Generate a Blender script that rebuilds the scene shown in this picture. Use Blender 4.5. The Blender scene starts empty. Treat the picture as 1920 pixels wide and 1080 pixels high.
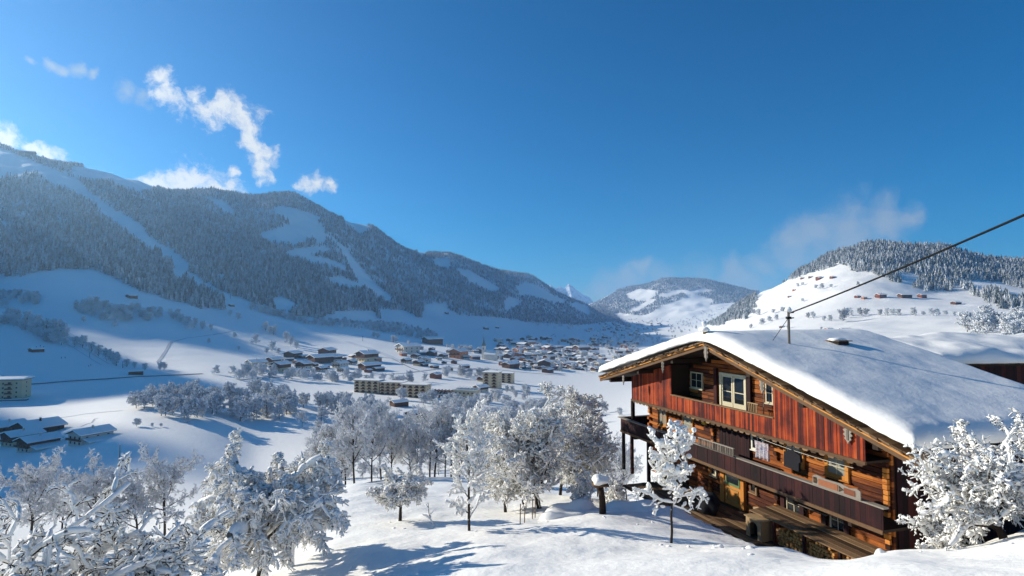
import bpy, math, random
import numpy as np
from mathutils import Vector, Matrix
R = math.radians
sc = bpy.context.scene
COL = sc.collection
random.seed(7); RNG = np.random.default_rng(7)

# ------------------------------------------------------------------ camera
F = 1067.0; PITCH = math.atan(55/1067.0)
cam_d = bpy.data.cameras.new('camera'); cam_d.sensor_width = 36; cam_d.lens = F/1920*36
cam_d.clip_start = .1; cam_d.clip_end = 60000
cam = bpy.data.objects.new('camera', cam_d); COL.objects.link(cam)
cam.location = (0, 0, 0); cam.rotation_euler = (R(90)+PITCH, 0, 0)
sc.camera = cam

# ------------------------------------------------------------------ sun, sky, exposure
SUN_AZ, SUN_EL = R(-66), R(20.3)       # azimuth from +Y, clockwise
SUN = Vector((math.sin(SUN_AZ)*math.cos(SUN_EL), math.cos(SUN_AZ)*math.cos(SUN_EL), math.sin(SUN_EL)))
sl = bpy.data.lights.new('sun', 'SUN'); sl.energy = 5.0; sl.angle = R(.53); sl.color = (1, .93, .79)
so = bpy.data.objects.new('sun', sl); COL.objects.link(so); so.rotation_euler = (-SUN).to_track_quat('-Z', 'Y').to_euler()
sc.view_settings.view_transform = 'Standard'; sc.view_settings.look = 'None'
sc.view_settings.gamma = 1; sc.view_settings.exposure = 0.40
sc.cycles.use_denoising = True
sc.cycles.max_bounces = 6; sc.cycles.diffuse_bounces = 3; sc.cycles.volume_bounces = 1
sc.cycles.transparent_max_bounces = 12

def px2dir(px, py):                    # a photo pixel as (x/y, z/y) slopes
    a = (px-960)/F; v = (540-py)/F
    yw = math.cos(PITCH) - math.sin(PITCH)*v; zw = math.sin(PITCH) + math.cos(PITCH)*v
    return a/yw, zw/yw
def at(px, py, Y):
    u, w = px2dir(px, py); return Vector((u*Y, Y, w*Y))
def w2px(x, y, z):
    cy = y*math.cos(PITCH)+z*math.sin(PITCH); cz = -y*math.sin(PITCH)+z*math.cos(PITCH)
    return 960+F*x/cy, 540-F*cz/cy

W = bpy.data.worlds.new('World'); sc.world = W; W.use_nodes = True
nt = W.node_tree; N = nt.nodes; L = nt.links; N.clear()
def wn(t, **k):
    n = N.new(t)
    for a, b in k.items(): setattr(n, a, b)
    return n
def wmath(op, a, b=None, c=None, clamp=False):
    n = N.new('ShaderNodeMath'); n.operation = op; n.use_clamp = clamp
    for i, v in enumerate((a, b, c)):
        if v is None: continue
        if isinstance(v, (int, float)): n.inputs[i].default_value = v
        else: L.new(v, n.inputs[i])
    return n.outputs[0]
sky = wn('ShaderNodeTexSky'); sky.sky_type = 'NISHITA'; sky.sun_disc = False
sky.sun_elevation = SUN_EL; sky.sun_rotation = SUN_AZ
sky.altitude = 900; sky.air_density = 1.0; sky.dust_density = .2; sky.ozone_density = 4.0
hs = wn('ShaderNodeHueSaturation'); hs.inputs['Saturation'].default_value = 1.95; hs.inputs['Value'].default_value = 1.0
hs.inputs['Hue'].default_value = .5
tint = wn('ShaderNodeMixRGB'); tint.blend_type = 'MULTIPLY'; tint.inputs[0].default_value = 1; tint.inputs[2].default_value = (.78, .93, 1.02, 1)
L.new(sky.outputs[0], tint.inputs[1]); L.new(tint.outputs[0], hs.inputs['Color'])
tc = wn('ShaderNodeTexCoord'); DIR0 = tc.outputs['Generated']
wz = wn('ShaderNodeTexNoise'); wz.inputs['Scale'].default_value = 14; wz.inputs['Detail'].default_value = 6; wz.inputs['Roughness'].default_value = .6; L.new(DIR0, wz.inputs['Vector'])
wv = wn('ShaderNodeVectorMath', operation='MULTIPLY_ADD'); L.new(wz.outputs['Color'], wv.inputs[0]); wv.inputs[1].default_value = (.06,.06,.06); L.new(DIR0, wv.inputs[2])
wv2 = wn('ShaderNodeVectorMath', operation='ADD'); L.new(wv.outputs[0], wv2.inputs[0]); wv2.inputs[1].default_value = (-.03,-.03,-.03); DIR = wv2.outputs[0]
nz = wn('ShaderNodeTexNoise'); nz.inputs['Scale'].default_value = 34; nz.inputs['Detail'].default_value = 9; nz.inputs['Roughness'].default_value = .66
L.new(DIR, nz.inputs['Vector'])
nz2 = wn('ShaderNodeTexNoise'); nz2.inputs['Scale'].default_value = 9; nz2.inputs['Detail'].default_value = 5
L.new(DIR, nz2.inputs['Vector'])
def field(blobs):
    cur = None
    for (px, py, r) in blobs:
        u, w = px2dir(px, py); d = Vector((u, 1, w)).normalized()
        n = wn('ShaderNodeVectorMath', operation='DISTANCE'); L.new(DIR, n.inputs[0]); n.inputs[1].default_value = d
        rr = r/F/math.sqrt(1+u*u+w*w)
        v = wmath('MULTIPLY_ADD', n.outputs['Value'], -1/rr, 1)
        cur = v if cur is None else wmath('SMOOTH_MAX', cur, v, .35)
    return cur
puff = [(300,150,35),(315,170,40),(335,185,35),(352,200,30),(368,165,20),(372,178,21),(385,205,30),(405,205,47),(430,205,53),(455,215,49),
        (470,238,35),(475,265,33),(480,290,30),(500,285,28),(490,305,30),(488,325,26),(490,345,15),(505,335,23),
        (8,262,44),(75,285,28),(100,297,37),(128,305,26),(-15,262,47),
        (300,345,33),(340,345,40),(375,338,47),(355,350,35),(400,350,40),(430,355,35),(275,342,23),(437,320,16),
        (575,340,22),(592,344,29),(610,349,21)]
f1 = field(puff)
f1 = wmath('ADD', f1, wmath('MULTIPLY_ADD', nz.outputs['Fac'], 2.6, -1.38))
m1 = wn('ShaderNodeMapRange', interpolation_type='SMOOTHSTEP'); m1.inputs['From Min'].default_value = .0; m1.inputs['From Max'].default_value = .95
L.new(f1, m1.inputs['Value']); m1.inputs['To Max'].default_value = .92
wisp = [(60,112,14),(95,122,18),(110,134,18),(140,130,22),(170,140,16),(235,165,28),(265,180,26),(285,200,18),
        (1490,460,75),(1540,442,85),(1590,420,80),(1650,415,62),(1560,470,60),(1580,460,90),(1480,490,60),(1430,500,46),(1710,405,34),
        (1130,540,44),(1180,535,52),(1215,510,40),(1250,525,60),(1310,520,60),(1370,520,60),(1410,540,70),(1370,512,36),(1360,545,50),(1160,545,40)]
f2 = field(wisp)
f2 = wmath('ADD', f2, wmath('MULTIPLY_ADD', nz2.outputs['Fac'], 1.6, -.8))
f2 = wmath('ADD', f2, wmath('MULTIPLY_ADD', nz.outputs['Fac'], .9, -.5))
m2 = wn('ShaderNodeMapRange', interpolation_type='SMOOTHSTEP'); m2.inputs['From Min'].default_value = .05; m2.inputs['From Max'].default_value = 1.0
L.new(f2, m2.inputs['Value']); m2.inputs['To Max'].default_value = .62
mixa = wn('ShaderNodeMixRGB'); L.new(m2.outputs[0], mixa.inputs[0]); L.new(hs.outputs[0], mixa.inputs[1]); mixa.inputs[2].default_value = (4.3, 4.7, 5.0, 1)
CW = mixa
mixb = wn('ShaderNodeMixRGB'); L.new(m1.outputs[0], mixb.inputs[0]); L.new(mixa.outputs[0], mixb.inputs[1]); mixb.inputs[2].default_value = (7.8, 7.7, 7.3, 1)
bg = wn('ShaderNodeBackground'); bg.inputs['Strength'].default_value = .086
L.new(mixb.outputs[0], bg.inputs['Color'])
wo = wn('ShaderNodeOutputWorld'); L.new(bg.outputs[0], wo.inputs['Surface'])

# ------------------------------------------------------------------ helpers
def new_mat(name):
    m = bpy.data.materials.new(name); m.use_nodes = True
    b = m.node_tree.nodes['Principled BSDF']; b.inputs['Specular IOR Level'].default_value = .25
    return m, m.node_tree.nodes, m.node_tree.links, b
def node(nodes, t, **k):
    n = nodes.new(t)
    for a, b in k.items():
        if a in n.inputs: n.inputs[a].default_value = b
        else: setattr(n, a, b)
    return n
def mesh_np(name, V, Fs, mat, smooth=False, col=None):
    V = np.asarray(V, dtype=np.float32); Fs = np.asarray(Fs, dtype=np.int32)
    me = bpy.data.meshes.new(name); k = Fs.shape[1]
    me.vertices.add(len(V)); me.vertices.foreach_set('co', V.ravel())
    me.loops.add(Fs.size); me.loops.foreach_set('vertex_index', Fs.ravel())
    me.polygons.add(len(Fs)); me.polygons.foreach_set('loop_start', np.arange(0, Fs.size, k, dtype=np.int32))
    try: me.polygons.foreach_set('loop_total', np.full(len(Fs), k, dtype=np.int32))
    except Exception: pass
    me.update(calc_edges=True)
    me.polygons.foreach_set('use_smooth', np.full(len(Fs), bool(smooth)))
    if col is not None:                       # per-vertex value
        a = me.attributes.new('tone', 'FLOAT', 'POINT'); a.data.foreach_set('value', np.asarray(col, dtype=np.float32))
    me.materials.append(mat); me.validate()
    return me
def link(name, me, parent=None, loc=None):
    o = bpy.data.objects.new(name, me); COL.objects.link(o)
    if parent is not None: o.parent = parent
    if loc is not None: o.location = loc
    return o
def tag(o, label=None, cat=None, group=None, kind=None):
    if label: o['label'] = label
    if cat: o['category'] = cat
    if group: o['group'] = group
    if kind: o['kind'] = kind
    return o
def thing(name, label, cat, loc=(0,0,0), rz=0, group=None):
    o = bpy.data.objects.new(name, None); COL.objects.link(o); o.location = loc; o.rotation_euler = (0,0,rz)
    o.empty_display_size = .1
    return tag(o, label, cat, group)
def dup(root, loc, rz=0, sc_=1, label=None, group=None):
    r = root.copy(); COL.objects.link(r); r.location = loc; r.rotation_euler = (0,0,rz)
    r.scale = (sc_,)*3 if isinstance(sc_, (int, float)) else sc_
    if label: r['label'] = label
    if group: r['group'] = group
    for ch in root.children:
        c = ch.copy(); COL.objects.link(c); c.parent = r
        for g in ch.children:
            d = g.copy(); COL.objects.link(d); d.parent = c
    return r
def spot(a, b, poly):                         # which part of a patch a point of it lies in
    xs = [p[0] for p in poly]; ys = [p[1] for p in poly]; fx = (a-min(xs))/(max(xs)-min(xs)); fy = (b-min(ys))/(max(ys)-min(ys))
    return ', %s, %s' % (['back row','middle row','front row'][min(2, int(fy*3))], ['left end','centre','right end'][min(2, int(fx*3))])
class MB:                                     # collects quads/ngons with a tone per piece
    def __init__(s): s.v = []; s.f = []; s.t = []
    def add(s, vs, fs, tone=None):
        n = len(s.v); s.v += [tuple(v) for v in vs]; s.f += [tuple(i+n for i in f) for f in fs]
        s.t += [random.random() if tone is None else tone]*len(vs)
    def box(s, x0, x1, y0, y1, z0, z1, tone=None, M=None, j=0):
        q = lambda: random.uniform(-j, j)
        vs = [Vector((x+q(), y+q(), z+q())) for z in (z0, z1) for y in (y0, y1) for x in (x0, x1)]
        if M is not None: vs = [M @ v for v in vs]
        s.add(vs, [(0,2,3,1),(4,5,7,6),(0,1,5,4),(2,6,7,3),(0,4,6,2),(1,3,7,5)], tone)
    def bar(s, a, b, w, h=None, tone=None, up=Vector((0,0,1))):
        a = Vector(a); b = Vector(b); h = h or w; d = (b-a).normalized()
        x = d.cross(up)
        if x.length < 1e-4: x = Vector((1,0,0))
        x.normalize(); z = x.cross(d)
        vs = [p+x*sx*w/2+z*sz*h/2 for p in (a, b) for sz in (-1, 1) for sx in (-1, 1)]
        s.add(vs, [(0,1,3,2),(4,6,7,5),(0,4,5,1),(2,3,7,6),(0,2,6,4),(1,5,7,3)], tone)
    def tube(s, pts, rs, k=8, tone=None, caps=True):
        pts = [Vector(p) for p in pts]
        if isinstance(rs, (int, float)): rs = [rs]*len(pts)
        vs = []; fs = []
        for i, p in enumerate(pts):
            d = (pts[min(i+1, len(pts)-1)]-pts[max(i-1, 0)]).normalized()
            x = d.cross(Vector((0,0,1)))
            if x.length < 1e-3: x = Vector((1,0,0))
            x.normalize(); y = d.cross(x)
            for j in range(k):
                a = 2*math.pi*j/k; vs.append(p+(x*math.cos(a)+y*math.sin(a))*rs[i])
        for i in range(len(pts)-1):
            for j in range(k): fs.append((i*k+j, i*k+(j+1)%k, (i+1)*k+(j+1)%k, (i+1)*k+j))
        if caps: fs.append(tuple(range(k))[::-1]); fs.append(tuple((len(pts)-1)*k+j for j in range(k)))
        s.add(vs, fs, tone)
    def prism(s, poly, axis, a, b, tone=None, M=None):   # poly in the other two axes
        def mk(p, t):
            if axis == 'y': v = Vector((p[0], t, p[1]))
            elif axis == 'x': v = Vector((t, p[0], p[1]))
            else: v = Vector((p[0], p[1], t))
            return M @ v if M is not None else v
        n = len(poly); vs = [mk(p, a) for p in poly]+[mk(p, b) for p in poly]
        s.add(vs, [tuple(range(n)), tuple(range(2*n-1, n-1, -1))]+[(i, i+n, (i+1)%n+n, (i+1)%n) for i in range(n)], tone)
    def mesh(s, name, mat, smooth=False):
        me = bpy.data.meshes.new(name); me.from_pydata(s.v, [], s.f); me.update()
        a = me.attributes.new('tone', 'FLOAT', 'POINT'); a.data.foreach_set('value', np.array(s.t, dtype=np.float32))
        if smooth: me.polygons.foreach_set('use_smooth', np.full(len(s.f), True))
        me.materials.append(mat); return me
    def build(s, name, mat, parent=None, smooth=False, loc=None):
        import bmesh
        me = s.mesh(name, mat, smooth)
        bm = bmesh.new(); bm.from_mesh(me); bmesh.ops.recalc_face_normals(bm, faces=bm.faces); bm.to_mesh(me); bm.free()
        return link(name, me, parent, loc)

def ramp_mat(name, stops, rough=.8, noise=0, nscale=5, bump=0, vec_scale=None, obj=True, weather=0):
    """colour from the piece's tone (0..1), broken up by noise"""
    m, n, l, b = new_mat(name); b.inputs['Roughness'].default_value = rough
    at_ = node(n, 'ShaderNodeAttribute', attribute_name='tone')
    cr = n.new('ShaderNodeValToRGB'); e = cr.color_ramp.elements
    while len(e) < len(stops): e.new(.5)
    for i, (p, c) in enumerate(stops): e[i].position = p; e[i].color = (*c, 1)
    src = at_.outputs['Fac']
    if noise or bump:
        t = n.new('ShaderNodeTexCoord'); mp = n.new('ShaderNodeMapping'); l.new(t.outputs['Object'], mp.inputs[0])
        if vec_scale: mp.inputs['Scale'].default_value = vec_scale
        no = node(n, 'ShaderNodeTexNoise', Scale=nscale, Detail=6, Roughness=.65); l.new(mp.outputs[0], no.inputs['Vector'])
        ma = node(n, 'ShaderNodeMath', operation='MULTIPLY_ADD'); l.new(no.outputs['Fac'], ma.inputs[0]); ma.inputs[1].default_value = noise; ma.inputs[2].default_value = -noise/2
        ad = node(n, 'ShaderNodeMath', operation='ADD'); l.new(src, ad.inputs[0]); l.new(ma.outputs[0], ad.inputs[1]); src = ad.outputs[0]
        if weather:                                # broad weather stains
            n3 = node(n, 'ShaderNodeTexNoise', Scale=.9, Detail=5, Roughness=.6); l.new(t.outputs['Object'], n3.inputs['Vector'])
            m3 = node(n, 'ShaderNodeMath', operation='MULTIPLY_ADD'); l.new(n3.outputs['Fac'], m3.inputs[0]); m3.inputs[1].default_value = weather; m3.inputs[2].default_value = -weather/2
            a3 = node(n, 'ShaderNodeMath', operation='ADD'); l.new(src, a3.inputs[0]); l.new(m3.outputs[0], a3.inputs[1]); src = a3.outputs[0]
        if bump:
            bp = node(n, 'ShaderNodeBump', Strength=bump, Distance=.02); l.new(no.outputs['Fac'], bp.inputs['Height']); l.new(bp.outputs[0], b.inputs['Normal'])
    l.new(src, cr.inputs[0]); l.new(cr.outputs[0], b.inputs['Base Color'])
    return m

def snow_mat(name, col=(.93,.91,.86), fine=.25, scales=((.8,.25),(9,.05),(60,.015))):
    m, n, l, b = new_mat(name); b.inputs['Base Color'].default_value = (*col, 1); b.inputs['Roughness'].default_value = .7
    b.inputs['Specular IOR Level'].default_value = .15
    g = n.new('ShaderNodeNewGeometry'); prev = None
    for s_, d_ in scales:
        no = node(n, 'ShaderNodeTexNoise', Scale=s_, Detail=5, Roughness=.55); l.new(g.outputs['Position'], no.inputs['Vector'])
        bp = node(n, 'ShaderNodeBump', Strength=fine, Distance=d_); l.new(no.outputs['Fac'], bp.inputs['Height'])
        if prev: l.new(prev.outputs[0], bp.inputs['Normal'])
        prev = bp
    l.new(prev.outputs[0], b.inputs['Normal'])
    return m
M_SNOW = snow_mat('snow', scales=((.35,.5),(3,.12),(40,.02)), fine=.35)
M_SNOW_ROOF = snow_mat('snow_roof', scales=((1.2,.1),(10,.02),(70,.006)), fine=.4)
M_SNOW_BRANCH = snow_mat('snow_branch', scales=((14,.03),), fine=.4)
# ------------------------------------------------------------------ terrain
def vnoise(x, y, seed=0):
    x = np.asarray(x, float); y = np.asarray(y, float)
    xi = np.floor(x).astype(np.int64); yi = np.floor(y).astype(np.int64); xf = x-xi; yf = y-yi
    def h(a, b):
        n = (a*374761393+b*668265263+seed*974634777) & 0x7fffffff
        n = ((n ^ (n >> 13))*1274126177) & 0x7fffffff
        return ((n ^ (n >> 16)) & 0xffff)/65535.0
    sx = xf*xf*xf*(xf*(xf*6-15)+10); sy = yf*yf*yf*(yf*(yf*6-15)+10)
    return (h(xi, yi)*(1-sx)+h(xi+1, yi)*sx)*(1-sy)+(h(xi, yi+1)*(1-sx)+h(xi+1, yi+1)*sx)*sy - .5
def fbm(x, y, o=4, seed=0):
    r = 0; a = 1
    for i in range(o): r = r+a*vnoise(x*2**i+17.3*i, y*2**i+5.1*i, seed+i); a *= .5
    return r
NEAR = {3:[(-1,-3.6),(-.3,-3.0),(.3,-2.8),(.9,-2.5)],
 6:[(-1,-5.0),(-.5,-4.6),(0,-4.0),(.5,-3.6),(1,-3.1)],
 10:[(-1,-6.6),(-.5,-5.9),(-.24,-5.3),(0,-5.0),(.28,-4.7),(.42,-4.6),(.65,-4.15),(.9,-3.95)],
 13:[(-.9,-8.0),(-.45,-6.8),(-.24,-6.1),(0,-5.7),(.28,-5.35),(.42,-5.25),(.65,-5.3),(.9,-4.8)],
 17:[(-.9,-9.5),(-.45,-7.9),(-.24,-7.0),(0,-6.7),(.28,-6.5),(.42,-6.7),(.65,-7.6),(.9,-6.3)],
 22:[(-.9,-11.5),(-.45,-9.2),(-.24,-8.05),(0,-7.9),(.28,-7.9),(.42,-8.4),(.65,-8.9),(.9,-7.0)],
 25:[(.17,-8.35),(.28,-8.3),(.34,-8.6)],
 30:[(-.9,-16.5),(-.45,-11.6),(-.24,-9.4),(0,-9.5),(.2,-9.9),(.45,-9.3),(.9,-7.5)],
 38:[(-.9,-20),(-.45,-14.5),(-.28,-10.9),(0,-11.3),(.17,-12),(.45,-9.5),(.9,-8)],
 45:[(-.9,-23),(-.45,-18.5),(-.24,-13.5),(0,-14.5),(.2,-15),(.5,-10),(.9,-9)],
 60:[(-.9,-27),(-.45,-23),(-.24,-18.5),(0,-18.5),(.2,-19),(.5,-13),(.9,-11)],
 90:[(-.9,-34),(-.45,-30),(-.24,-25.5),(-.07,-25),(.2,-26),(.5,-17),(.9,-14)],
 150:[(-.9,-50),(-.45,-47),(-.24,-43),(0,-43),(.2,-40),(.5,-25),(.9,-18)],
 250:[(-.9,-60),(-.45,-61),(-.24,-60),(0,-59),(.2,-55),(.5,-38),(.9,-25)]}
FAR = {0:[(380,748),(450,712),(600,650),(800,590),(1000,545),(1150,520),(1600,400),(2200,280),(2900,330),(6000,450)],
 120:[(380,750),(470,708),(600,665),(800,600),(1100,510),(1500,430),(2300,308),(3000,350)],
 250:[(300,775),(450,718),(500,705),(650,670),(850,615),(1050,550),(1200,520),(1700,430),(2500,338),(3200,380)],
 400:[(300,790),(450,730),(560,700),(750,665),(950,620),(1200,580),(1500,520),(2200,430),(2750,358),(3500,400),(7000,500)],
 550:[(350,775),(500,735),(700,695),(900,665),(1100,635),(1350,595),(1700,540),(2400,440),(3000,368),(3800,410)],
 700:[(400,770),(550,735),(800,690),(1100,652),(1400,628),(1700,605),(2100,560),(2700,500),(3300,430),(4200,480),(8000,520)],
 850:[(450,765),(700,715),(1000,678),(1400,650),(1900,628),(2300,605),(2700,570),(3300,520),(3900,480),(5000,510)],
 1000:[(500,765),(800,715),(1200,678),(1700,652),(2400,630),(2900,612),(3500,585),(4600,520),(5800,560),(9000,585)],
 1090:[(500,765),(800,720),(1200,685),(1800,652),(2600,630),(3500,615),(4300,600),(5200,567),(6500,590)],
 1160:[(800,720),(1800,655),(3000,628),(4500,611),(5300,606),(6200,585),(7500,545),(9500,570)],
 1250:[(800,715),(1500,665),(3000,622),(4500,608),(5500,590),(7000,525),(9000,560),(14000,590)],
 1330:[(600,715),(1000,670),(1600,635),(2500,618),(3800,605),(5500,575),(7000,527),(9000,560)],
 1400:[(600,695),(900,650),(1400,610),(1900,585),(2600,563),(3500,585),(7000,545)],
 1500:[(300,690),(600,650),(900,620),(1200,590),(1600,545),(2200,513),(3000,560)],
 1620:[(300,680),(600,640),(800,610),(1000,590),(1300,540),(1600,500),(2000,462),(2800,510),(8000,560)],
 1750:[(300,675),(600,628),(800,598),(1000,575),(1300,545),(1900,464),(2700,510)],
 1920:[(250,680),(500,632),(700,600),(1000,570),(1300,545),(2000,497),(2800,530),(8000,560)],
 2200:[(250,670),(600,600),(1200,540),(2100,500),(3000,540)],
 -715:[(350,700),(700,420),(1400,120),(1900,180)],
 -300:[(350,735),(500,660),(900,500),(1300,360),(1900,170),(2400,200)]}
pts = []
for y, l in NEAR.items():
    for u, z in l: pts.append((u, y, z/y))
for px, l in FAR.items():
    for y, py in l:
        u, w = px2dir(px, py); pts.append((u, y, w))
pts += [(-2.4,900,.62),(-2.4,500,.25),(-2.4,250,-.1),(-2.4,100,-.4),(-2.4,1300,.45),(-2.4,20,-.6),(-2.4,5,-1.2),(1.8,5,-.5),(1.8,20,-.15),(1.8,100,-.05),(1.8,600,.02),(1.8,2500,.05)]
P = np.array(pts)
def _uv(u, y): return np.stack([np.asarray(u)*3.2, np.log(y)], -1)
def _k(r2): return .5*r2*np.log(np.maximum(r2, 1e-12))
C = _uv(P[:,0], P[:,1]); NP_ = len(P)
K = _k(((C[:,None]-C[None])**2).sum(-1)) + np.eye(NP_)*2e-4
Pm = np.c_[np.ones(NP_), C]
A = np.zeros((NP_+3, NP_+3)); A[:NP_,:NP_] = K; A[:NP_,NP_:] = Pm; A[NP_:,:NP_] = Pm.T
SOL = np.linalg.solve(A, np.r_[P[:,2], np.zeros(3)])
def tps(u, y):
    Q = _uv(u, y); out = np.empty(len(Q))
    for i in range(0, len(Q), 20000):
        q = Q[i:i+20000]
        out[i:i+20000] = _k(((q[:,None]-C[None])**2).sum(-1)) @ SOL[:NP_] + SOL[NP_] + q @ SOL[NP_+1:]
    return out
# chalet frame: facade plane 17.7 m to the right of the camera, running 17.7 degrees left of the view
TH = R(17.7); ex = Vector((math.sin(TH), -math.cos(TH), 0)); ey = Vector((math.cos(TH), math.sin(TH), 0))
D0 = 17.7; CH = ey*D0 - ex*23.3; CH_RZ = math.atan2(ex.y, ex.x)
ZDECK = -9.2
def ss(x, a, b): t = np.clip((x-a)/(b-a), 0, 1); return t*t*(3-2*t)
SHADOW_RIDGE_Y = [0, 500, 900, 1000, 1080, 1130, 1150, 1170, 1205, 1235, 1320, 1370, 1410, 1440, 1470, 1500, 1550, 1600, 1640, 1700, 1780, 1866, 2000, 2600]
SHADOW_RIDGE_Z = [300, 500, 640, 700, 745, 752, 725, 640, 642, 700, 714, 670, 640, 606, 600, 610, 626, 655, 662, 655, 640, 612, 550, 300]
def ground(x, y):
    x = np.atleast_1d(np.asarray(x, float)); y = np.atleast_1d(np.asarray(y, float))
    yc = np.clip(y, 2.5, 15500); u = np.clip(x/yc, -2.5, 1.9)
    z = tps(u, yc)*yc
    near = y < 2.5
    z = np.where(near, z + (2.5-y)*.12 + (x - u*yc)*.1, z)
    z = np.clip(z, -160, 900)
    # small relief
    z = z + np.where(y < 70, fbm(x/4.0, y/4.0, 3, 5)*.30*ss(y, 3, 9), 0) + fbm(x/1.1, y/1.1, 2, 11)*.07*(1-ss(y, 25, 60))
    big = ss(y, 900, 2200)
    z = z + fbm(x/160., y/160., 4, 21)*26*big*ss(z, -60, 60) + fbm(x/60., y/60., 3, 31)*2.2*ss(y, 200, 700)*ss(z,-80,-20)
    # unseen ridge added off frame, heights shaped to cast the valley's shadow bands
    hz = np.interp(y, SHADOW_RIDGE_Y, SHADOW_RIDGE_Z) + 36*(1-ss(y, 1500, 1900))
    rr = hz - np.maximum(np.abs(x+2200)-25, 0)*np.where(x > -2200, 1.3, .5)
    m = ss(-x/np.maximum(yc, 1), 1.02, 1.2)
    zc = np.minimum(z, 250+.55*np.maximum(0, -1500-x)); z = np.where(m > 0, np.maximum(zc, rr)*m + z*(1-m), z)
    # level yard under the farmhouse
    dx = x-CH.x; dy = y-CH.y; lx = dx*ex.x+dy*ex.y; ly = dx*ey.x+dy*ey.y
    a = np.maximum(np.maximum(-4.6-lx, lx-9.3), 0); b = np.maximum(np.maximum(-2.3-ly, ly-16), 0)
    d = np.hypot(a, b); m = 1-ss(d, 0.05, .9)
    z = np.where(m > 0, np.minimum(z, z*(1-m) + (ZDECK-.25)*m), z)
    return z
def gz(x, y): return float(ground(x, y)[0])
def hit(px, py, y0=3.0, y1=14000, n=900):      # where a ray through a photo pixel meets the ground
    u, w = px2dir(px, py); ys = np.geomspace(y0, y1, n); d = ground(u*ys, ys) - w*ys
    i = np.argmax(d >= 0)
    if d[i] < 0: return None
    if i == 0: y = ys[0]
    else: y = ys[i-1] + (ys[i]-ys[i-1])*(-d[i-1])/(d[i]-d[i-1]+1e-9)
    return Vector((u*y, y, gz(u*y, y)))

YB = 42.0
def terrain_grid():
    s = np.r_[np.linspace(-3.2, -1.0, 90)[:-1], np.linspace(-1.0, 1.0, 520), np.linspace(1.0, 2.2, 40)[1:]]
    yy = np.r_[np.linspace(-35, 3, 30)[:-1], np.linspace(3, 45, 210)[:-1], np.geomspace(45, 400, 130)[:-1], np.geomspace(400, 6500, 330)[:-1], np.geomspace(6500, 15500, 50)]
    S, Y = np.meshgrid(s, yy)
    off = YB*(1-ss(Y, 60, 600)*.97)
    X = S*(Y+off)
    Z = ground(X.ravel(), Y.ravel()).reshape(X.shape)
    V = np.stack([X, Y, Z], -1).reshape(-1, 3); ny, nx = X.shape
    i = np.arange(ny-1)[:,None]*nx+np.arange(nx-1)[None]; i = i.ravel()
    return V, np.stack([i, i+1, i+nx+1, i+nx], -1)
TV, TF = terrain_grid()
terr = link('ground', mesh_np('ground', TV, TF, M_SNOW, smooth=True)); tag(terr, kind='structure')

# far peaks
def peaks():
    sk = [(985,600),(1005,572),(1022,545),(1032,533),(1042,541),(1050,536),(1057,541),(1067,530),(1078,540),(1092,551),(1106,558),(1125,580),(1140,600)]
    us = []; ws = []
    for a, b in sk: u, w = px2dir(a, b); us.append(u); ws.append(w)
    D = 14500; xs = np.linspace(us[0], us[-1], 160)*D; ys = np.linspace(D-1600, D+1400, 70)
    X, Y = np.meshgrid(xs, ys); top = np.interp(X/D, us, ws)*D
    f = 1-np.abs(Y-D)/1600.; base = -200
    Z = base+(top-base)*np.clip(f, 0, 1)**1.1 + fbm(X/260, Y/260, 4, 3)*170*np.clip(1-np.abs(f-.5)*2+.1, 0, 1)
    V = np.stack([X, Y, Z], -1).reshape(-1, 3); ny, nx = X.shape
    i = (np.arange(ny-1)[:,None]*nx+np.arange(nx-1)[None]).ravel()
    o = link('mountain_peaks', mesh_np('mountain_peaks', V, np.stack([i, i+1, i+nx+1, i+nx], -1), M_ROCKSNOW)); tag(o, kind='structure')
m, n, l, b = new_mat('rock_snow'); M_ROCKSNOW = m
g = n.new('ShaderNodeNewGeometry'); no = node(n, 'ShaderNodeTexNoise', Scale=.006, Detail=8, Roughness=.7); l.new(g.outputs['Position'], no.inputs['Vector'])
cr = n.new('ShaderNodeValToRGB'); cr.color_ramp.elements[0].position = .42; cr.color_ramp.elements[0].color = (.16,.18,.2,1); cr.color_ramp.elements[1].position = .5; cr.color_ramp.elements[1].color = (.82,.84,.86,1)
l.new(no.outputs['Fac'], cr.inputs[0]); l.new(cr.outputs[0], b.inputs['Base Color'])
peaks()
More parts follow.
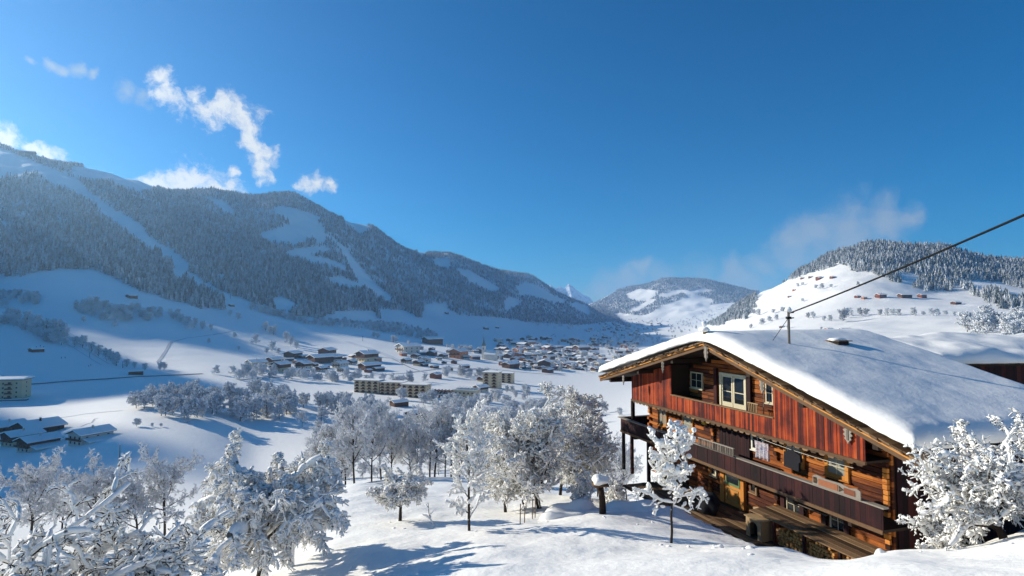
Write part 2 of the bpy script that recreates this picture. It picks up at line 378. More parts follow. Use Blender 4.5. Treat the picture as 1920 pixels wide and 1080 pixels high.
# ------------------------------------------------------------------ woods, hedges, trees
def inpoly(x, y, poly):
    x = np.asarray(x); y = np.asarray(y); c = np.zeros(x.shape, bool); n = len(poly); j = n-1
    for i in range(n):
        xi, yi = poly[i]; xj, yj = poly[j]
        if yi != yj: c ^= ((yi > y) != (yj > y)) & (x < (xj-xi)*(y-yi)/(yj-yi)+xi)
        j = i
    return c
FOREST = [
 [(-400,60),(-400,560),(0,517),(28,519),(75,512),(125,504),(180,507),(212,520),(230,530),(262,547),(295,557),(335,567),(375,577),(420,582),(421,565),(410,555),(375,537),(345,522),(330,511),(350,505),(387,532),(437,555),(500,577),(540,590),(600,598),(620,590),(700,600),(790,596),(797,572),(835,567),(842,581),(862,591),(946,597),(987,604),(1081,610),(1154,604),(1175,610),(1130,570),(1060,530),(1000,380),(700,200),(300,150)],
 [(1100,562),(1120,540),(1250,510),(1400,530),(1420,560),(1400,600),(1300,600),(1260,596),(1200,592),(1140,585)],
 [(1390,556),(1427,546),(1481,524),(1517,514),(1552,503),(1590,508),(1633,511),(1657,522),(1690,535),(1725,541),(1736,549),(1752,546),(1790,543),(1793,530),(1834,527),(1874,530),(1915,541),(2000,556),(2400,570),(2400,380),(1920,440),(1650,400),(1400,500)],
 [(1285,605),(1300,585),(1340,575),(1400,562),(1420,575),(1385,590),(1350,612)],
 [(1793,533),(1830,540),(1850,560),(1825,556)],[(1833,548),(1870,546),(1896,560),(1890,570),(1850,568)],[(1866,570),(1930,568),(1930,586),(1880,583)]]
CLEAR = [
 [(-60,260),(20,285),(25,287),(70,305),(95,315),(120,327),(147,337),(160,355),(195,380),(207,390),(240,407),(265,422),(275,440),(295,455),(325,472),(350,490),(352,512),(328,512),(327,490),(300,465),(265,452),(240,430),(220,410),(195,400),(175,372),(145,357),(130,350),(107,345),(87,332),(75,320),(25,322),(0,327),(-80,340)],
 [(137,312),(160,314),(245,330),(300,346),(262,357),(235,347),(205,335),(140,327)],
 [(492,437),(542,422),(550,417),(540,408),(512,394),(520,387),(540,388),(600,407),(590,417),(607,427),(607,442),(605,455),(585,440),(560,455),(520,450),(492,445)],
 [(535,472),(560,466),(607,462),(617,468),(560,476)],
 [(562,479),(612,484),(640,495),(655,507),(615,492),(585,487)],
 [(607,430),(647,467),(690,520),(732,557),(730,562),(700,545),(672,522),(655,490),(645,470)],
 [(605,521),(640,519),(662,528),(690,535),(660,536),(625,526)],
 [(647,404),(692,426),(675,435),(650,418)],[(782,465),(800,472),(790,478)],[(815,485),(840,485),(842,502),(820,495)],[(855,502),(880,508),(935,540),(925,545),(880,525)],
 [(510,560),(530,557),(562,575),(520,574)],[(625,584),(700,583),(707,600),(640,596)],[(712,580),(760,583),(790,600),(720,600)],
 [(948,562),(979,564),(950,583)],[(971,537),(987,529),(1010,537),(1035,555),(1060,562),(1055,567),(1010,557),(972,547)],
 [(1070,571),(1080,566),(1100,575),(1105,590),(1090,582)],[(955,555),(977,567),(955,568)],
 [(1176,552),(1200,542),(1226,545),(1226,555),(1210,564),(1185,560)],[(1236,554),(1275,541),(1282,546),(1255,556)],[(1177,585),(1225,560),(1228,563),(1197,582)],
 [(1222,587),(1247,572),(1302,552),(1330,560),(1335,567),(1290,580),(1260,597),(1190,597)],[(1280,548),(1320,540),(1330,545),(1290,552)],
 [(1693,513),(1718,514),(1720,526),(1690,525)],[(1552,503),(1575,497),(1592,500),(1590,505),(1560,506)],[(395,372),(420,378),(440,400),(420,392)]]
def proj(x, y, z):
    cy = y*math.cos(PITCH)+z*math.sin(PITCH); cz = -y*math.sin(PITCH)+z*math.cos(PITCH)
    return 960+F*x/cy, 540-F*cz/cy
def scatter_forest():
    out = []
    # (y0, y1, u0, u1, spacing)
    for (y0, y1, u0, u1, sp) in ((850,1500,-1.15,.0,6.6),(1500,2400,-1.15,.1,8.0),(2400,3600,-1.1,.15,9.5),(3600,5600,-.4,.25,11.5),
                                 (900,2900,.38,1.25,8.3),(5600,7600,.08,.45,12),(2000,3000,.25,.42,10)):
        area = (y1**2-y0**2)/2*(u1-u0); n = int(area/sp**2)
        y = np.sqrt(RNG.uniform(y0**2, y1**2, n)); x = RNG.uniform(u0, u1, n)*y
        z = ground(x, y); px, py = proj(x, y, z)
        k = np.zeros(n, bool)
        wob = fbm(x/25., y/25., 3, 77)*6*np.clip(1500/y, .2, 1.2)
        for p in FOREST: k |= inpoly(px+wob, py+wob*.6, p)
        hp = 15*F/y
        for p in CLEAR:
            for f, g in ((0, 0), (.5, 0), (1.0, 0), (.3, 3.5), (.3, -3.5)): k &= ~inpoly(px+wob*.3+g, py-hp*f+wob*.2, p)
        k &= vnoise(x/70., y/70., 99) > -.47
        out.append(np.c_[x[k], y[k], z[k]])
    return np.concatenate(out)
def cone_template(tiers=3, sides=7, seed=0):
    r = np.random.default_rng(seed); V = []; Fc = []
    for t in range(tiers):
        zb = .10+.28*t; zt = min(1, zb+.46 if t < tiers-1 else 1.0); rad = .20*(1-.27*t)
        b = len(V); V.append((0, 0, zt))
        for j in range(sides*2):
            a = math.pi*j/sides+t*.4; q = rad*(1.0 if j % 2 else .62)*r.uniform(.8, 1.2); V.append((q*math.cos(a), q*math.sin(a), zb+(-.02 if j % 2 else .05)))
        for j in range(sides*2): Fc.append((b, b+1+j, b+1+(j+1) % (sides*2)))
    return np.array(V), np.array(Fc)
def stamp(templ, pos, h, wid, rot, tone):
    V, Fc = templ; n = len(pos); c, s = np.cos(rot), np.sin(rot)
    X = V[None,:,0]*c[:,None]-V[None,:,1]*s[:,None]; Y = V[None,:,0]*s[:,None]+V[None,:,1]*c[:,None]
    VV = np.stack([X*(h*wid)[:,None]+pos[:,0:1], Y*(h*wid)[:,None]+pos[:,1:2], V[None,:,2]*h[:,None]+pos[:,2:3]-.4], -1).reshape(-1, 3)
    FF = (Fc[None]+(np.arange(n)*len(V))[:,None,None]).reshape(-1, Fc.shape[1])
    return VV, FF, np.repeat(tone, len(V))
def frost_mat(name, dark, light, scale, lo, hi, nz_w=.35):
    """snow caught on the upper side of the boughs, dark needles or twigs below"""
    m, n, l, b = new_mat(name); b.inputs['Roughness'].default_value = .85
    g = n.new('ShaderNodeNewGeometry'); sx = n.new('ShaderNodeSeparateXYZ'); l.new(g.outputs['Normal'], sx.inputs[0])
    no = node(n, 'ShaderNodeTexNoise', Scale=scale, Detail=3, Roughness=.6); l.new(g.outputs['Position'], no.inputs['Vector'])
    at_ = node(n, 'ShaderNodeAttribute', attribute_name='tone')
    a = node(n, 'ShaderNodeMath', operation='MULTIPLY_ADD'); l.new(sx.outputs['Z'], a.inputs[0]); a.inputs[1].default_value = nz_w; l.new(no.outputs['Fac'], a.inputs[2])
    a2 = node(n, 'ShaderNodeMath', operation='MULTIPLY_ADD'); l.new(at_.outputs['Fac'], a2.inputs[0]); a2.inputs[1].default_value = .45; l.new(a.outputs[0], a2.inputs[2])
    mr = node(n, 'ShaderNodeMapRange'); l.new(a2.outputs[0], mr.inputs['Value']); mr.inputs['From Min'].default_value = lo; mr.inputs['From Max'].default_value = hi
    mx = n.new('ShaderNodeMixRGB'); mx.inputs[1].default_value = (*dark, 1); mx.inputs[2].default_value = (*light, 1); l.new(mr.outputs[0], mx.inputs[0]); l.new(mx.outputs[0], b.inputs['Base Color'])
    return m
M_CONIFER = frost_mat('frosted_needles', (.03,.045,.04), (.62,.64,.66), .30, .58, 1.10, .4)
M_FROST = frost_mat('frosted_twigs', (.14,.125,.11), (.84,.85,.86), 1.2, .25, .68, .25)
M_FROST_FAR = frost_mat('frosted_twigs_far', (.17,.17,.17), (.80,.82,.84), .9, .18, .72, .3)
M_BARK = ramp_mat('bark', [(0,(.035,.025,.018)),(1,(.09,.065,.045))], .9, .4, 9, .5)
FP = scatter_forest()
VV = []; FF = []; TT = []; base = 0
hh = (9+RNG.beta(1.6, 2.2, len(FP))*15)*(1+.5*vnoise(FP[:,0]/45., FP[:,1]/45., 8))*np.where(FP[:,1] > 5500, 1.2, 1); part = RNG.integers(0, 4, len(FP))
for q in range(4):
    k = part == q; tv = cone_template(3 if q < 3 else 4, 6 if q % 2 else 5, q)
    v, f, t = stamp(tv, FP[k], hh[k], RNG.uniform(.85, 1.35, k.sum()), RNG.uniform(0, 6.3, k.sum()), RNG.uniform(0, 1, k.sum()))
    VV.append(v); FF.append(f+base); TT.append(t); base += len(v)
fo = link('conifer_forest', mesh_np('conifer_forest', np.concatenate(VV), np.concatenate(FF), M_CONIFER, col=np.concatenate(TT)))
tag(fo, 'dense snow dusted conifer forest covering the mountainsides around the valley', 'forest', kind='stuff')
print('forest trees', len(FP))

# ---- branching trees
def tubes(P0, P1, R0, R1, k, bulge=None, ext=0.0):
    """tubes for many segments at once; bulge adds a fatter middle ring"""
    P0 = np.asarray(P0, float); P1 = np.asarray(P1, float); d = P1-P0; ln = np.linalg.norm(d, axis=1, keepdims=True)+1e-9; d = d/ln
    P0 = P0-d*ln*ext; P1 = P1+d*ln*ext
    up = np.where(np.abs(d[:,2:3]) > .93, np.array([[1.,0,0]]), np.array([[0,0,1.]]))
    x = np.cross(d, up); x /= np.linalg.norm(x, axis=1, keepdims=True); y = np.cross(x, d)
    rings = [(P0, R0), (P1, R1)] if bulge is None else [(P0, R0), (P0*.65+P1*.35, bulge), (P0*.3+P1*.7, bulge*.92), (P1, R1)]
    an = 2*np.pi*np.arange(k)/k; vs = []
    for p, r in rings: vs.append(p[:,None]+(x[:,None]*np.cos(an)[None,:,None]+y[:,None]*np.sin(an)[None,:,None])*np.asarray(r)[:,None,None])
    n = len(P0); m = len(rings); V = np.stack(vs, 1).reshape(-1, 3)
    f = []
    for r in range(m-1):
        for j in range(k): f.append((r*k+j, r*k+(j+1)%k, (r+1)*k+(j+1)%k, (r+1)*k+j))
    Fq = (np.array(f)[None]+(np.arange(n)*m*k)[:,None,None]).reshape(-1, 4)
    return V, Fq
def grow(seed, H, lv, trunk=.25, lean=(0,0), r0=.1, spread=.9, droop=.0, up=.25, gn=.35, top=1.0, aim=None):
    """lv: per level (children, length ratio, steps, jitter). Returns segment arrays P0,P1,r0,r1,level"""
    rd = random.Random(seed); S = []
    def rv(s): return Vector((rd.gauss(0, s), rd.gauss(0, s), rd.gauss(0, s)))
    def br(p, d, L, r, l):
        nst = lv[l][2]; jit = lv[l][3]; pts = [(p.copy(), r)]
        for i in range(nst):
            d = (d + rv(jit) + Vector((0,0,1))*(up if l < 2 else up*.6) * .35 - Vector((0,0,1))*droop*(i/nst)*(.3+.5*l)).normalized()
            q = p+d*L/nst; rr = r*(1-.75*(i+1)/nst) if l else r*(1-.55*(i+1)/nst)
            S.append((p.copy(), q.copy(), r if i == 0 else pts[-1][1], max(rr, .004), l)); p = q; pts.append((q.copy(), max(rr, .004)))
        if l+1 < len(lv):
            nc, ratio = lv[l+1][0], lv[l+1][1]
            for c in range(nc):
                t = (c+rd.random()*.9)/nc; t0 = trunk if l == 0 else .12
                t = t0+(1-t0)*t; k = min(int(t*nst), nst-1); f = t*nst-k
                a, b = pts[k], pts[k+1]; pp = a[0].lerp(b[0], f); pr = a[1]*(1-f)+b[1]*f
                bd = (b[0]-a[0]).normalized(); az = rd.uniform(0, 6.283) if l else c*2.4+rd.random()
                o = bd.orthogonal().normalized(); o = Matrix.Rotation(az, 3, bd) @ o
                dd = (bd*(1-spread*.55)+o*spread+rv(.15)).normalized()
                if aim is not None and l == 0: dd = (dd+Vector(aim)*1.0).normalized()
                ll = L*ratio*(1-.45*t*top if l == 0 else 1-.35*t)*rd.uniform(.7, 1.2)
                br(pp, dd, ll, max(pr*.62, .005), l+1)
    br(Vector((0,0,0)), (Vector((lean[0], lean[1], 1))).normalized(), H*lv[0][1], r0, 0)
    return S
def arr(S):
    P0 = np.array([s[0][:] for s in S]); P1 = np.array([s[1][:] for s in S])
    return P0, P1, np.array([s[2] for s in S]), np.array([s[3] for s in S]), np.array([s[4] for s in S])
def tree_parts(S, root, snow=(.0,.09,.08,.06,.05), kb=5, ks=5, trunk_levels=2, mat_s=None, dens=.92, seed=0, lift=.75, rmin=0.007, crown_name='crown', hug=.45, trunk_snow=False):
    r = np.random.default_rng(seed); P0, P1, R0, R1, LV = arr(S)
    R0 = np.maximum(R0, rmin); R1 = np.maximum(R1, rmin)
    low = LV < trunk_levels
    V, Fq = tubes(P0[low], P1[low], R0[low], R1[low], kb+2, ext=.03)
    t = link('trunk', mesh_np('trunk', V, Fq, M_BARK, True), root)
    V, Fq = tubes(P0[~low], P1[~low], R0[~low], R1[~low], 3)
    if trunk_snow:
        q = LV == 0; o = np.stack([R0*.62, -R0*.35, R0*.1], -1); Vt, Ft = tubes((P0+o)[q], (P1+o)[q], R0[q]*.62, R1[q]*.62, 6, bulge=R0[q]*.72, ext=.05); link('trunk_snow', mesh_np('trunk_snow', Vt, Ft, M_SNOW_BRANCH, True), root)
    d = P1-P0; ln = np.linalg.norm(d, axis=1); hor = np.sqrt(np.maximum(0, 1-(d[:,2]/(ln+1e-9))**2))
    sr = np.array(snow)[np.minimum(LV, len(snow)-1)]*np.clip(r.lognormal(-.18, .42, len(LV)), .3, 2.1)*(.35+.65*hor)
    dl = np.array([0, 1, .97, .85, dens])[np.minimum(LV, 4)]; dl = np.where((LV == 0) & (hor < .45), 0, np.where(LV == 0, 1, dl))
    k = (r.random(len(LV)) < dl) & (sr > .004)
    off = np.zeros_like(P0); off[:,2] = (R0*.5+sr*lift)
    j = r.normal(0, .12, (len(LV), 3))*sr[:,None]
    b1 = link('crown', mesh_np('crown', V, Fq, M_BARK, False), root)
    Vs, Fs = tubes((P0+off+j)[k], (P1+off+j)[k], sr[k]*hug, sr[k]*hug*.75, ks, bulge=sr[k], ext=.3)
    link('snow', mesh_np('snow', Vs, Fs, mat_s or M_SNOW_BRANCH, True), root)
    return root
# mid and far frosted deciduous trees: a few kinds, copied
def frost_proto(name, seed, H, lv, rs, rb, **k):
    S = grow(seed, H, lv, **k); P0, P1, R0, R1, LV = arr(S); r = np.random.default_rng(seed)
    low = LV < 2
    root = thing(name, 'frosted tree', 'tree')
    V, Fq = tubes(P0[low], P1[low], R0[low], R1[low], 5, ext=.03); link('trunk', mesh_np('trunk', V, Fq, M_BARK, True), root)
    hi = ~low; sr = r.uniform(.6, 1.3, hi.sum())*rs
    V, Fq = tubes(P0[hi]+[0,0,rs*.4], P1[hi]+[0,0,rs*.4], sr, sr*.5, 3)
    link('crown', mesh_np('crown', V, Fq, M_FROST if rs < .07 else M_FROST_FAR, False, col=np.repeat(r.random(hi.sum()), 6)), root)
    root['h'] = H
    return root
LM = [(1,.85,7,.05),(14,.62,5,.13),(10,.48,4,.2),(9,.46,3,.28),(6,.5,2,.35)]
LF = [(1,.8,4,.05),(14,.62,3,.15),(9,.55,2,.28),(7,.6,2,.4)]
MIDP = [frost_proto('frosted_tree', 40+i, 12, LM, .055, 0, trunk=.28, r0=.2, spread=.75, up=.3, top=.85) for i in range(3)]
FARP = [frost_proto('frosted_tree', 60+i, 11, LF, .24, 0, trunk=.12, r0=.2, spread=.85, up=.25, top=.9) for i in range(4)]
_used = set()
def put(protos, x, y, s, label, group, cat='tree', sq=1.0):
    p = random.choice(protos); z = gz(x, y)-.15; rz = random.uniform(0, 6.28)
    if p.name not in _used:
        _used.add(p.name); p.location = (x, y, z); p.rotation_euler = (0, 0, rz); p.scale = (s*sq, s*sq, s); p['label'] = label; p['group'] = group; return p
    return dup(p, (x, y, z), rz, (s*sq, s*sq, s), label, group)
def put_px(protos, px, py, hpx, label, group, sq=1.0, name=None):
    h = hit(px, py)
    if h is None: return
    s = hpx/F*h.y/11.0
    return put(protos, h.x, h.y, s, label, group, sq=sq)
def rnd_poly(poly, n, ymin=40):
    xs = [p[0] for p in poly]; ys = [p[1] for p in poly]; out = []; t = 0
    while len(out) < n and t < n*30:
        t += 1; a, b = random.uniform(min(xs), max(xs)), random.uniform(min(ys), max(ys))
        if inpoly(np.array([a]), np.array([b]), poly)[0]:
            h = hit(a, b, ymin)
            if h is not None: out.append((a, b, h))
    return out
def wood(poly, n, h0, h1, label, group, sq=1.0, protos=None, name=None):
    for a, b, h in sorted(rnd_poly(poly, n), key=lambda q: q[1]):
        o = put(protos or FARP, h.x, h.y, random.uniform(h0, h1)/11.0, label+spot(a, b, poly), group, sq=sq)
        if name: o.name = name
# the tall bare row down the bank
for px, py, hp, lb in [(600,872,100,'outermost'),(622,880,118,'tallest'),(585,862,84,'smallest'),(648,868,108,'nearest the leaning one'),(930,858,96,'hidden behind the cherry trees')]:
    h = at(px, py, 92); put(MIDP, h.x, h.y, hp/F*h.y/12.0, 'frosted tree at the outer end of the bank row, '+lb, 'outer trees of the bank row', sq=.95)
for i, (px, py, hp) in enumerate([(665,892,150),(697,885,118),(715,880,135),(640,880,105),(806,868,128),(815,872,138),(846,858,122),(862,850,110),(735,872,100),(780,860,95),(770,850,92),(905,860,110),(835,835,100)]):
    h = at(px, py, 84+i%3*6+(0 if py > 870 else 12)); 
    put(MIDP, h.x, h.y, hp/F*h.y/12.0, 'bare trunked frosted tree, %s in the row down the bank' % (['tallest, at the near end','second tallest, dark straight trunk','twin to the tallest','leftmost and leaning','left of the twin trunks','right of the twin trunks','slim one past the twins','last slim one','in the gap before the twins','thin one behind the gap','short one behind the gap','rightmost','shortest one between the slim pair'][i]), 'tall frosted trees down the bank', sq=.8)
for px, D, hp, lab in [(62,75,165,'slender frosted tree beyond the snowy boughs, nearest the white gabled farmhouses'),(185,78,150,'rounded frosted tree beyond the snowy boughs, between two others'),
                  (262,80,130,'frosted tree leaning against the widest crown below the farmhouses'),(312,82,150,'widest frosted crown beyond the snowy boughs, below the pole'),(120,95,110,'small frosted tree half hidden behind the slender one')]:
    u, w = px2dir(px, 900); put(MIDP, u*D, D, hp/F*D/12.0, lab, 'frosted trees below the farmhouses', sq=1.0)
wood([(600,905),(640,890),(720,893),(820,880),(900,862),(960,870),(900,885),(760,898)], 26, 3, 6, 'low frosted bush below the tall tree row', 'bushes under the tall row', 1.2, MIDP, 'frosted_bush')
wood([(560,800),(700,795),(900,800),(960,830),(900,850),(620,850),(560,840)], 26, 7, 11, 'frosted tree behind the tall bank row', 'trees on the lower bank', 1.0, MIDP)
wood([(730,745),(800,752),(900,752),(960,730),(1000,740),(960,765),(800,770)], 26, 8, 13, 'frosted tree between flats and lower bank', 'trees between flats and bank', 1.0)
for px, D, hp, lb in [(1150,60,110,'tallest'),(1175,56,95,'closest to the posts'),(1135,70,100,'second row'),(1165,75,90,'farthest back'),(1120,66,95,'nearest the cherry trees')]:
    u, w = px2dir(px, 850); put(MIDP, u*D, D, hp/F*D/12.0, 'frosted bushy tree beyond the far end of the farmhouse, '+lb, 'frosted trees beside the farmhouse', sq=.9)
wood([(240,762),(300,748),(430,742),(530,745),(556,770),(530,788),(430,792),(350,784),(280,778)], 62, 9, 14, 'frosted tree in the valley meadow wood', 'trees in the meadow wood', 1.0)
for (px, py, hp) in [(15,596,22),(30,602,26),(50,607,24),(68,616,26),(88,630,34),(100,632,38),(112,634,34),(120,640,28),(140,650,20),(155,652,24),(172,660,20),(185,668,22),(200,676,24),(212,682,26),(218,686,22),(238,688,16),(252,690,12),(272,694,14),(300,694,16),(308,693,14)]:
    put_px(FARP, px, py, hp, 'frosted tree in the ski slope hedge, %s' % ('upper end' if px < 70 else 'big clump' if px < 125 else 'middle stretch' if px < 200 else 'lower end'), 'hedge beside the ski slope', 1.0)
LN = ['below the copse','between copse and sunny strip','upper of two by the ski run','lower of two by the ski run','nearest the belt','right beside the one nearest the belt','just above the sunlit ground','at the edge of the sunlight','above the first village houses','first of the short hedge','second of the short hedge','third of the short hedge','last of the short hedge','highest by the short hedge']
for i, (px, py, hp) in enumerate([(157,603,12),(215,613,13),(432,592,11),(446,599,14),(380,617,16),(396,619,12),(440,633,11),(392,643,9),(447,656,8),(325,598,14),(340,602,14),(352,608,16),(365,614,18),(335,590,12)]):
    put_px(FARP, px, py, hp, 'small lone tree on the shaded meadow, '+LN[i], 'lone trees on the shaded meadow')
for (px, py, hp) in [(480,645,20),(498,620,18),(506,625,16),(513,628,18),(538,642,20),(545,648,18),(556,654,16),(510,658,20),(500,663,12),(522,664,12),(700,632,10),(708,634,12),(738,642,14),(742,642,12),(766,650,12),(790,634,8),(705,694,0.1)][:-1]:
    put_px(FARP, px, py, hp, 'sunny meadow tree above the village houses, '+('tall pointed one furthest uphill' if px == 480 else 'in the upper group' if px < 520 and py < 630 else 'in the right hand group' if px < 560 and py < 656 else 'in the low group' if px < 560 else 'far along toward the piste'), 'trees in the sunny meadow')
wood([(835,652),(870,653),(905,660),(880,662),(840,658)], 14, 10, 14, 'frosted tree in the short hedge behind the church spire', 'hedge behind the church')
wood([(565,765),(640,755),(735,775),(740,800),(660,805),(590,790)], 24, 8, 13, 'frosted tree in front of the long flats', 'trees before the long flats')
wood([(805,760),(880,765),(960,770),(1030,760),(1040,790),(930,800),(820,795)], 30, 8, 13, 'frosted tree below the solar roofs', 'trees below the solar roofs')
wood([(960,745),(1040,740),(1150,760),(1180,790),(1060,800)], 12, 6, 11, 'frosted bush on the open field beyond the eave', 'bushes on the open field')
for (px, py, hp) in [(256,800,18),(302,800,8),(285,800,8),(345,786,30),(380,782,24),(352,792,14)]:
    put_px(FARP, px, py, hp, 'small tree alone on the meadow between farmhouses and wood', 'small trees on the meadow')
HEDGES = [(1580,604,26),(1586,596,20),(1594,592,16),(1612,592,15),(1624,592,16),(1650,592,13),(1662,592,15),(1674,592,16),(1684,592,14),(1712,592,16),(1730,592,10),(1745,592,14),(1758,592,14),(1772,592,12),(1790,592,9),(1805,593,9),
                      (1515,597,12),(1524,597,13),(1545,602,10),(1556,602,12),(1430,610,14),(1442,604,12),(1456,600,11),(1400,590,14),(1412,590,12),(1422,592,14),(1450,588,10),(1468,586,12),(1408,616,9),
                      (1530,542,10),(1542,542,12),(1558,540,9),(1496,538,8),(1505,536,8),(1608,535,8),(1505,566,8),(1540,618,6),(1478,616,8)]
wood([(1800,612),(1830,600),(1930,600),(1960,640),(1815,640)], 30, 15, 21, 'frosted tree in the round hillside grove', 'round grove below the hill', 1.2)
# frosted belts that read as one mass
def mass(name, polys, label, h0, h1, pins=()):
    Vs = []; Fs = []; Ts = []; b = 0
    mp = []
    for p in FARP:
        cr = [c for c in p.children if c.name.startswith('crown')][0].data; tk = [c for c in p.children if c.name.startswith('trunk')][0].data
        v = np.empty(len(cr.vertices)*3, np.float32); cr.vertices.foreach_get('co', v); f = np.empty(len(cr.loops), np.int32); cr.loops.foreach_get('vertex_index', f)
        mp.append((v.reshape(-1, 3)/11.0, f.reshape(-1, 4)))
    todo = [(h, random.uniform(h0, h1)) for poly, n in polys for a, c, h in rnd_poly(poly, n, 300)]
    for px, py, hp in pins:
        h = hit(px, py)
        if h is not None: todo.append((h, hp/F*h.y))
    if 1:
        for h, H in todo:
            V, Fq = random.choice(mp)
            t = random.uniform(0, 6.28); cs, sn = math.cos(t), math.sin(t)
            X = np.c_[V[:,0]*cs-V[:,1]*sn, V[:,0]*sn+V[:,1]*cs, V[:,2]]*H+np.array([h.x, h.y, h.z-.3])
            Vs.append(X); Fs.append(Fq+b); b += len(X); Ts.append(np.full(len(X), random.random()))
    o = link(name, mesh_np(name, np.concatenate(Vs), np.concatenate(Fs), M_FROST_FAR, col=np.concatenate(Ts))); tag(o, label, 'wood', kind='stuff')
mass('frosted_woodland', [([(-20,575),(78,576),(80,560),(50,556),(-20,552)], 50), ([(140,590),(142,572),(180,568),(240,580),(305,582),(308,592),(290,602),(240,604),(170,600)], 110), ([(-20,600),(30,605),(75,622),(70,632),(20,612),(-20,610)], 24), ([(70,628),(118,636),(122,650),(90,645)], 16), ([(312,590),(330,590),(368,618),(362,622)], 14), ([(395,708),(440,705),(445,712),(560,716),(700,722),(820,726),(820,716),(600,706),(480,700),(410,698)], 48), ([(830,708),(870,712),(930,712),(930,700),(840,696)], 24),
 ([(457,572),(512,584),(575,604),(620,600),(700,606),(760,610),(822,628),(822,640),(760,632),(690,618),(600,612),(540,600),(470,580)], 330),
   ([(960,600),(1100,612),(1200,605),(1200,625),(1080,622)], 60), ([(1100,640),(1130,615),(1180,612),(1240,618),(1230,640),(1130,655)], 120),
   ([(1180,660),(1260,640),(1310,615),(1285,606),(1240,612),(1150,650)], 70), ([(1140,600),(1260,596),(1330,600),(1290,612),(1150,612)], 90),
   ([(925,640),(1150,625),(1200,660),(1100,700),(940,690)], 110), ([(960,590),(1090,612),(1080,620),(1000,612)], 30),
   ([(1285,605),(1300,585),(1400,568),(1410,585),(1350,614)], 90)], 'frost covered woodland and garden trees strung along the far valley floor', 8, 14, HEDGES)
# ------------------------------------------------------------------ the old farmhouse
def wood_mat(name, stops, scale, rough=.75, noise=.55, bump=.6, ns=3):
    return ramp_mat(name, stops, rough, noise, ns, bump, scale, weather=.9 if name in ('log_wall','red_boards','plum_boards') else .3)
M_LOG = wood_mat('log_wood', [(0,(.012,.004,.003)),(.3,(.07,.017,.007)),(.56,(.38,.11,.02)),(1,(.64,.25,.05))], (.5,.5,7))
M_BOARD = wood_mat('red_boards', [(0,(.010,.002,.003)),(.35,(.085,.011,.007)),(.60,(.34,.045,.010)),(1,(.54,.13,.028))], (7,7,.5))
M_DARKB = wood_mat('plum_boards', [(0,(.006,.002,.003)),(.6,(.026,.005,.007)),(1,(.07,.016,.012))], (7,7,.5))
M_TIMBER = wood_mat('weathered_timber', [(0,(.05,.028,.014)),(.6,(.16,.09,.045)),(1,(.30,.19,.10))], (2,2,2))
M_ORANGE = wood_mat('orange_pine', [(0,(.42,.14,.025)),(1,(.62,.26,.05))], (1,1,4), noise=.6)
M_RUST = wood_mat('faded_red_paint', [(0,(.16,.05,.025)),(1,(.34,.13,.06))], (4,4,4), noise=1.0)
M_GREY = wood_mat('grey_wood', [(0,(.13,.11,.09)),(1,(.34,.30,.25))], (2,2,2))
M_SHADOW = wood_mat('shade_dark_wood', [(0,(.01,.007,.005)),(1,(.035,.02,.012))], (2,2,2))  # near-black wood: own dark tone, plus shade painted into undersides and recesses
def flat_mat(name, c, rough=.6, spec=.3):
    m, n, l, b = new_mat(name); b.inputs['Base Color'].default_value = (*c, 1); b.inputs['Roughness'].default_value = rough; b.inputs['Specular IOR Level'].default_value = spec
    no = node(n, 'ShaderNodeTexNoise', Scale=11, Detail=4); mx = n.new('ShaderNodeMixRGB'); mx.blend_type = 'MULTIPLY'; mx.inputs[0].default_value = .35
    mx.inputs[1].default_value = (*c, 1); t = n.new('ShaderNodeTexCoord'); l.new(t.outputs['Object'], no.inputs[0]); l.new(no.outputs['Fac'], mx.inputs[2])
    mu = n.new('ShaderNodeMixRGB'); mu.blend_type = 'MULTIPLY'; mu.inputs[0].default_value = 1; mu.inputs[2].default_value = (1.2,1.2,1.2,1); l.new(mx.outputs[0], mu.inputs[1]); l.new(mu.outputs[0], b.inputs['Base Color'])
    return m
M_GLASS = flat_mat('dark_glass', (.015,.02,.025), .08, .6)
M_CURTAIN = flat_mat('curtained_glass', (.30,.29,.24), .3, .5)
M_CREAM = flat_mat('cream_paint', (.62,.55,.38)); M_WHITEP = flat_mat('white_paint', (.75,.72,.62)); M_GREEN = flat_mat('green_paint', (.12,.20,.08))
M_BLACK = flat_mat('black_cloth', (.012,.012,.016), .9); M_YELLOW = flat_mat('yellow_paint', (.75,.42,.03)); M_IRON = flat_mat('iron', (.012,.012,.012), .7, .1)
M_BEIGE = flat_mat('beige_wood', (.40,.27,.14)); M_RED = flat_mat('red_plastic', (.6,.02,.02), .3)

AP, ZA = .6, -1.22                              # ridge position and height (timber top)
SL, SR = .247, .300
def roof_z(lx): return ZA-(SL*(AP-lx) if lx < AP else SR*(lx-AP))
def fp(px, py, ly):                             # photo pixel -> (lx, z) on the plane at depth ly of the facade
    u, w = px2dir(px, py); o = -(CH.x*ey.x+CH.y*ey.y); d = u*ey.x+ey.y; y = (ly-o)/d
    X = u*y-CH.x; Y = y-CH.y
    return X*ex.x+Y*ex.y, w*y
farm = thing('farmhouse', 'old dark timber farmhouse with snow laden roof and carved wooden balconies', 'farmhouse', (CH.x, CH.y, ZDECK), CH_RZ)
OFF = (0, 0, -ZDECK)
def fb(mb, name, mat, parent=None, smooth=False):
    if parent is None or parent is farm: return mb.build(name, mat, farm, smooth, OFF)
    return mb.build(name, mat, parent, smooth)
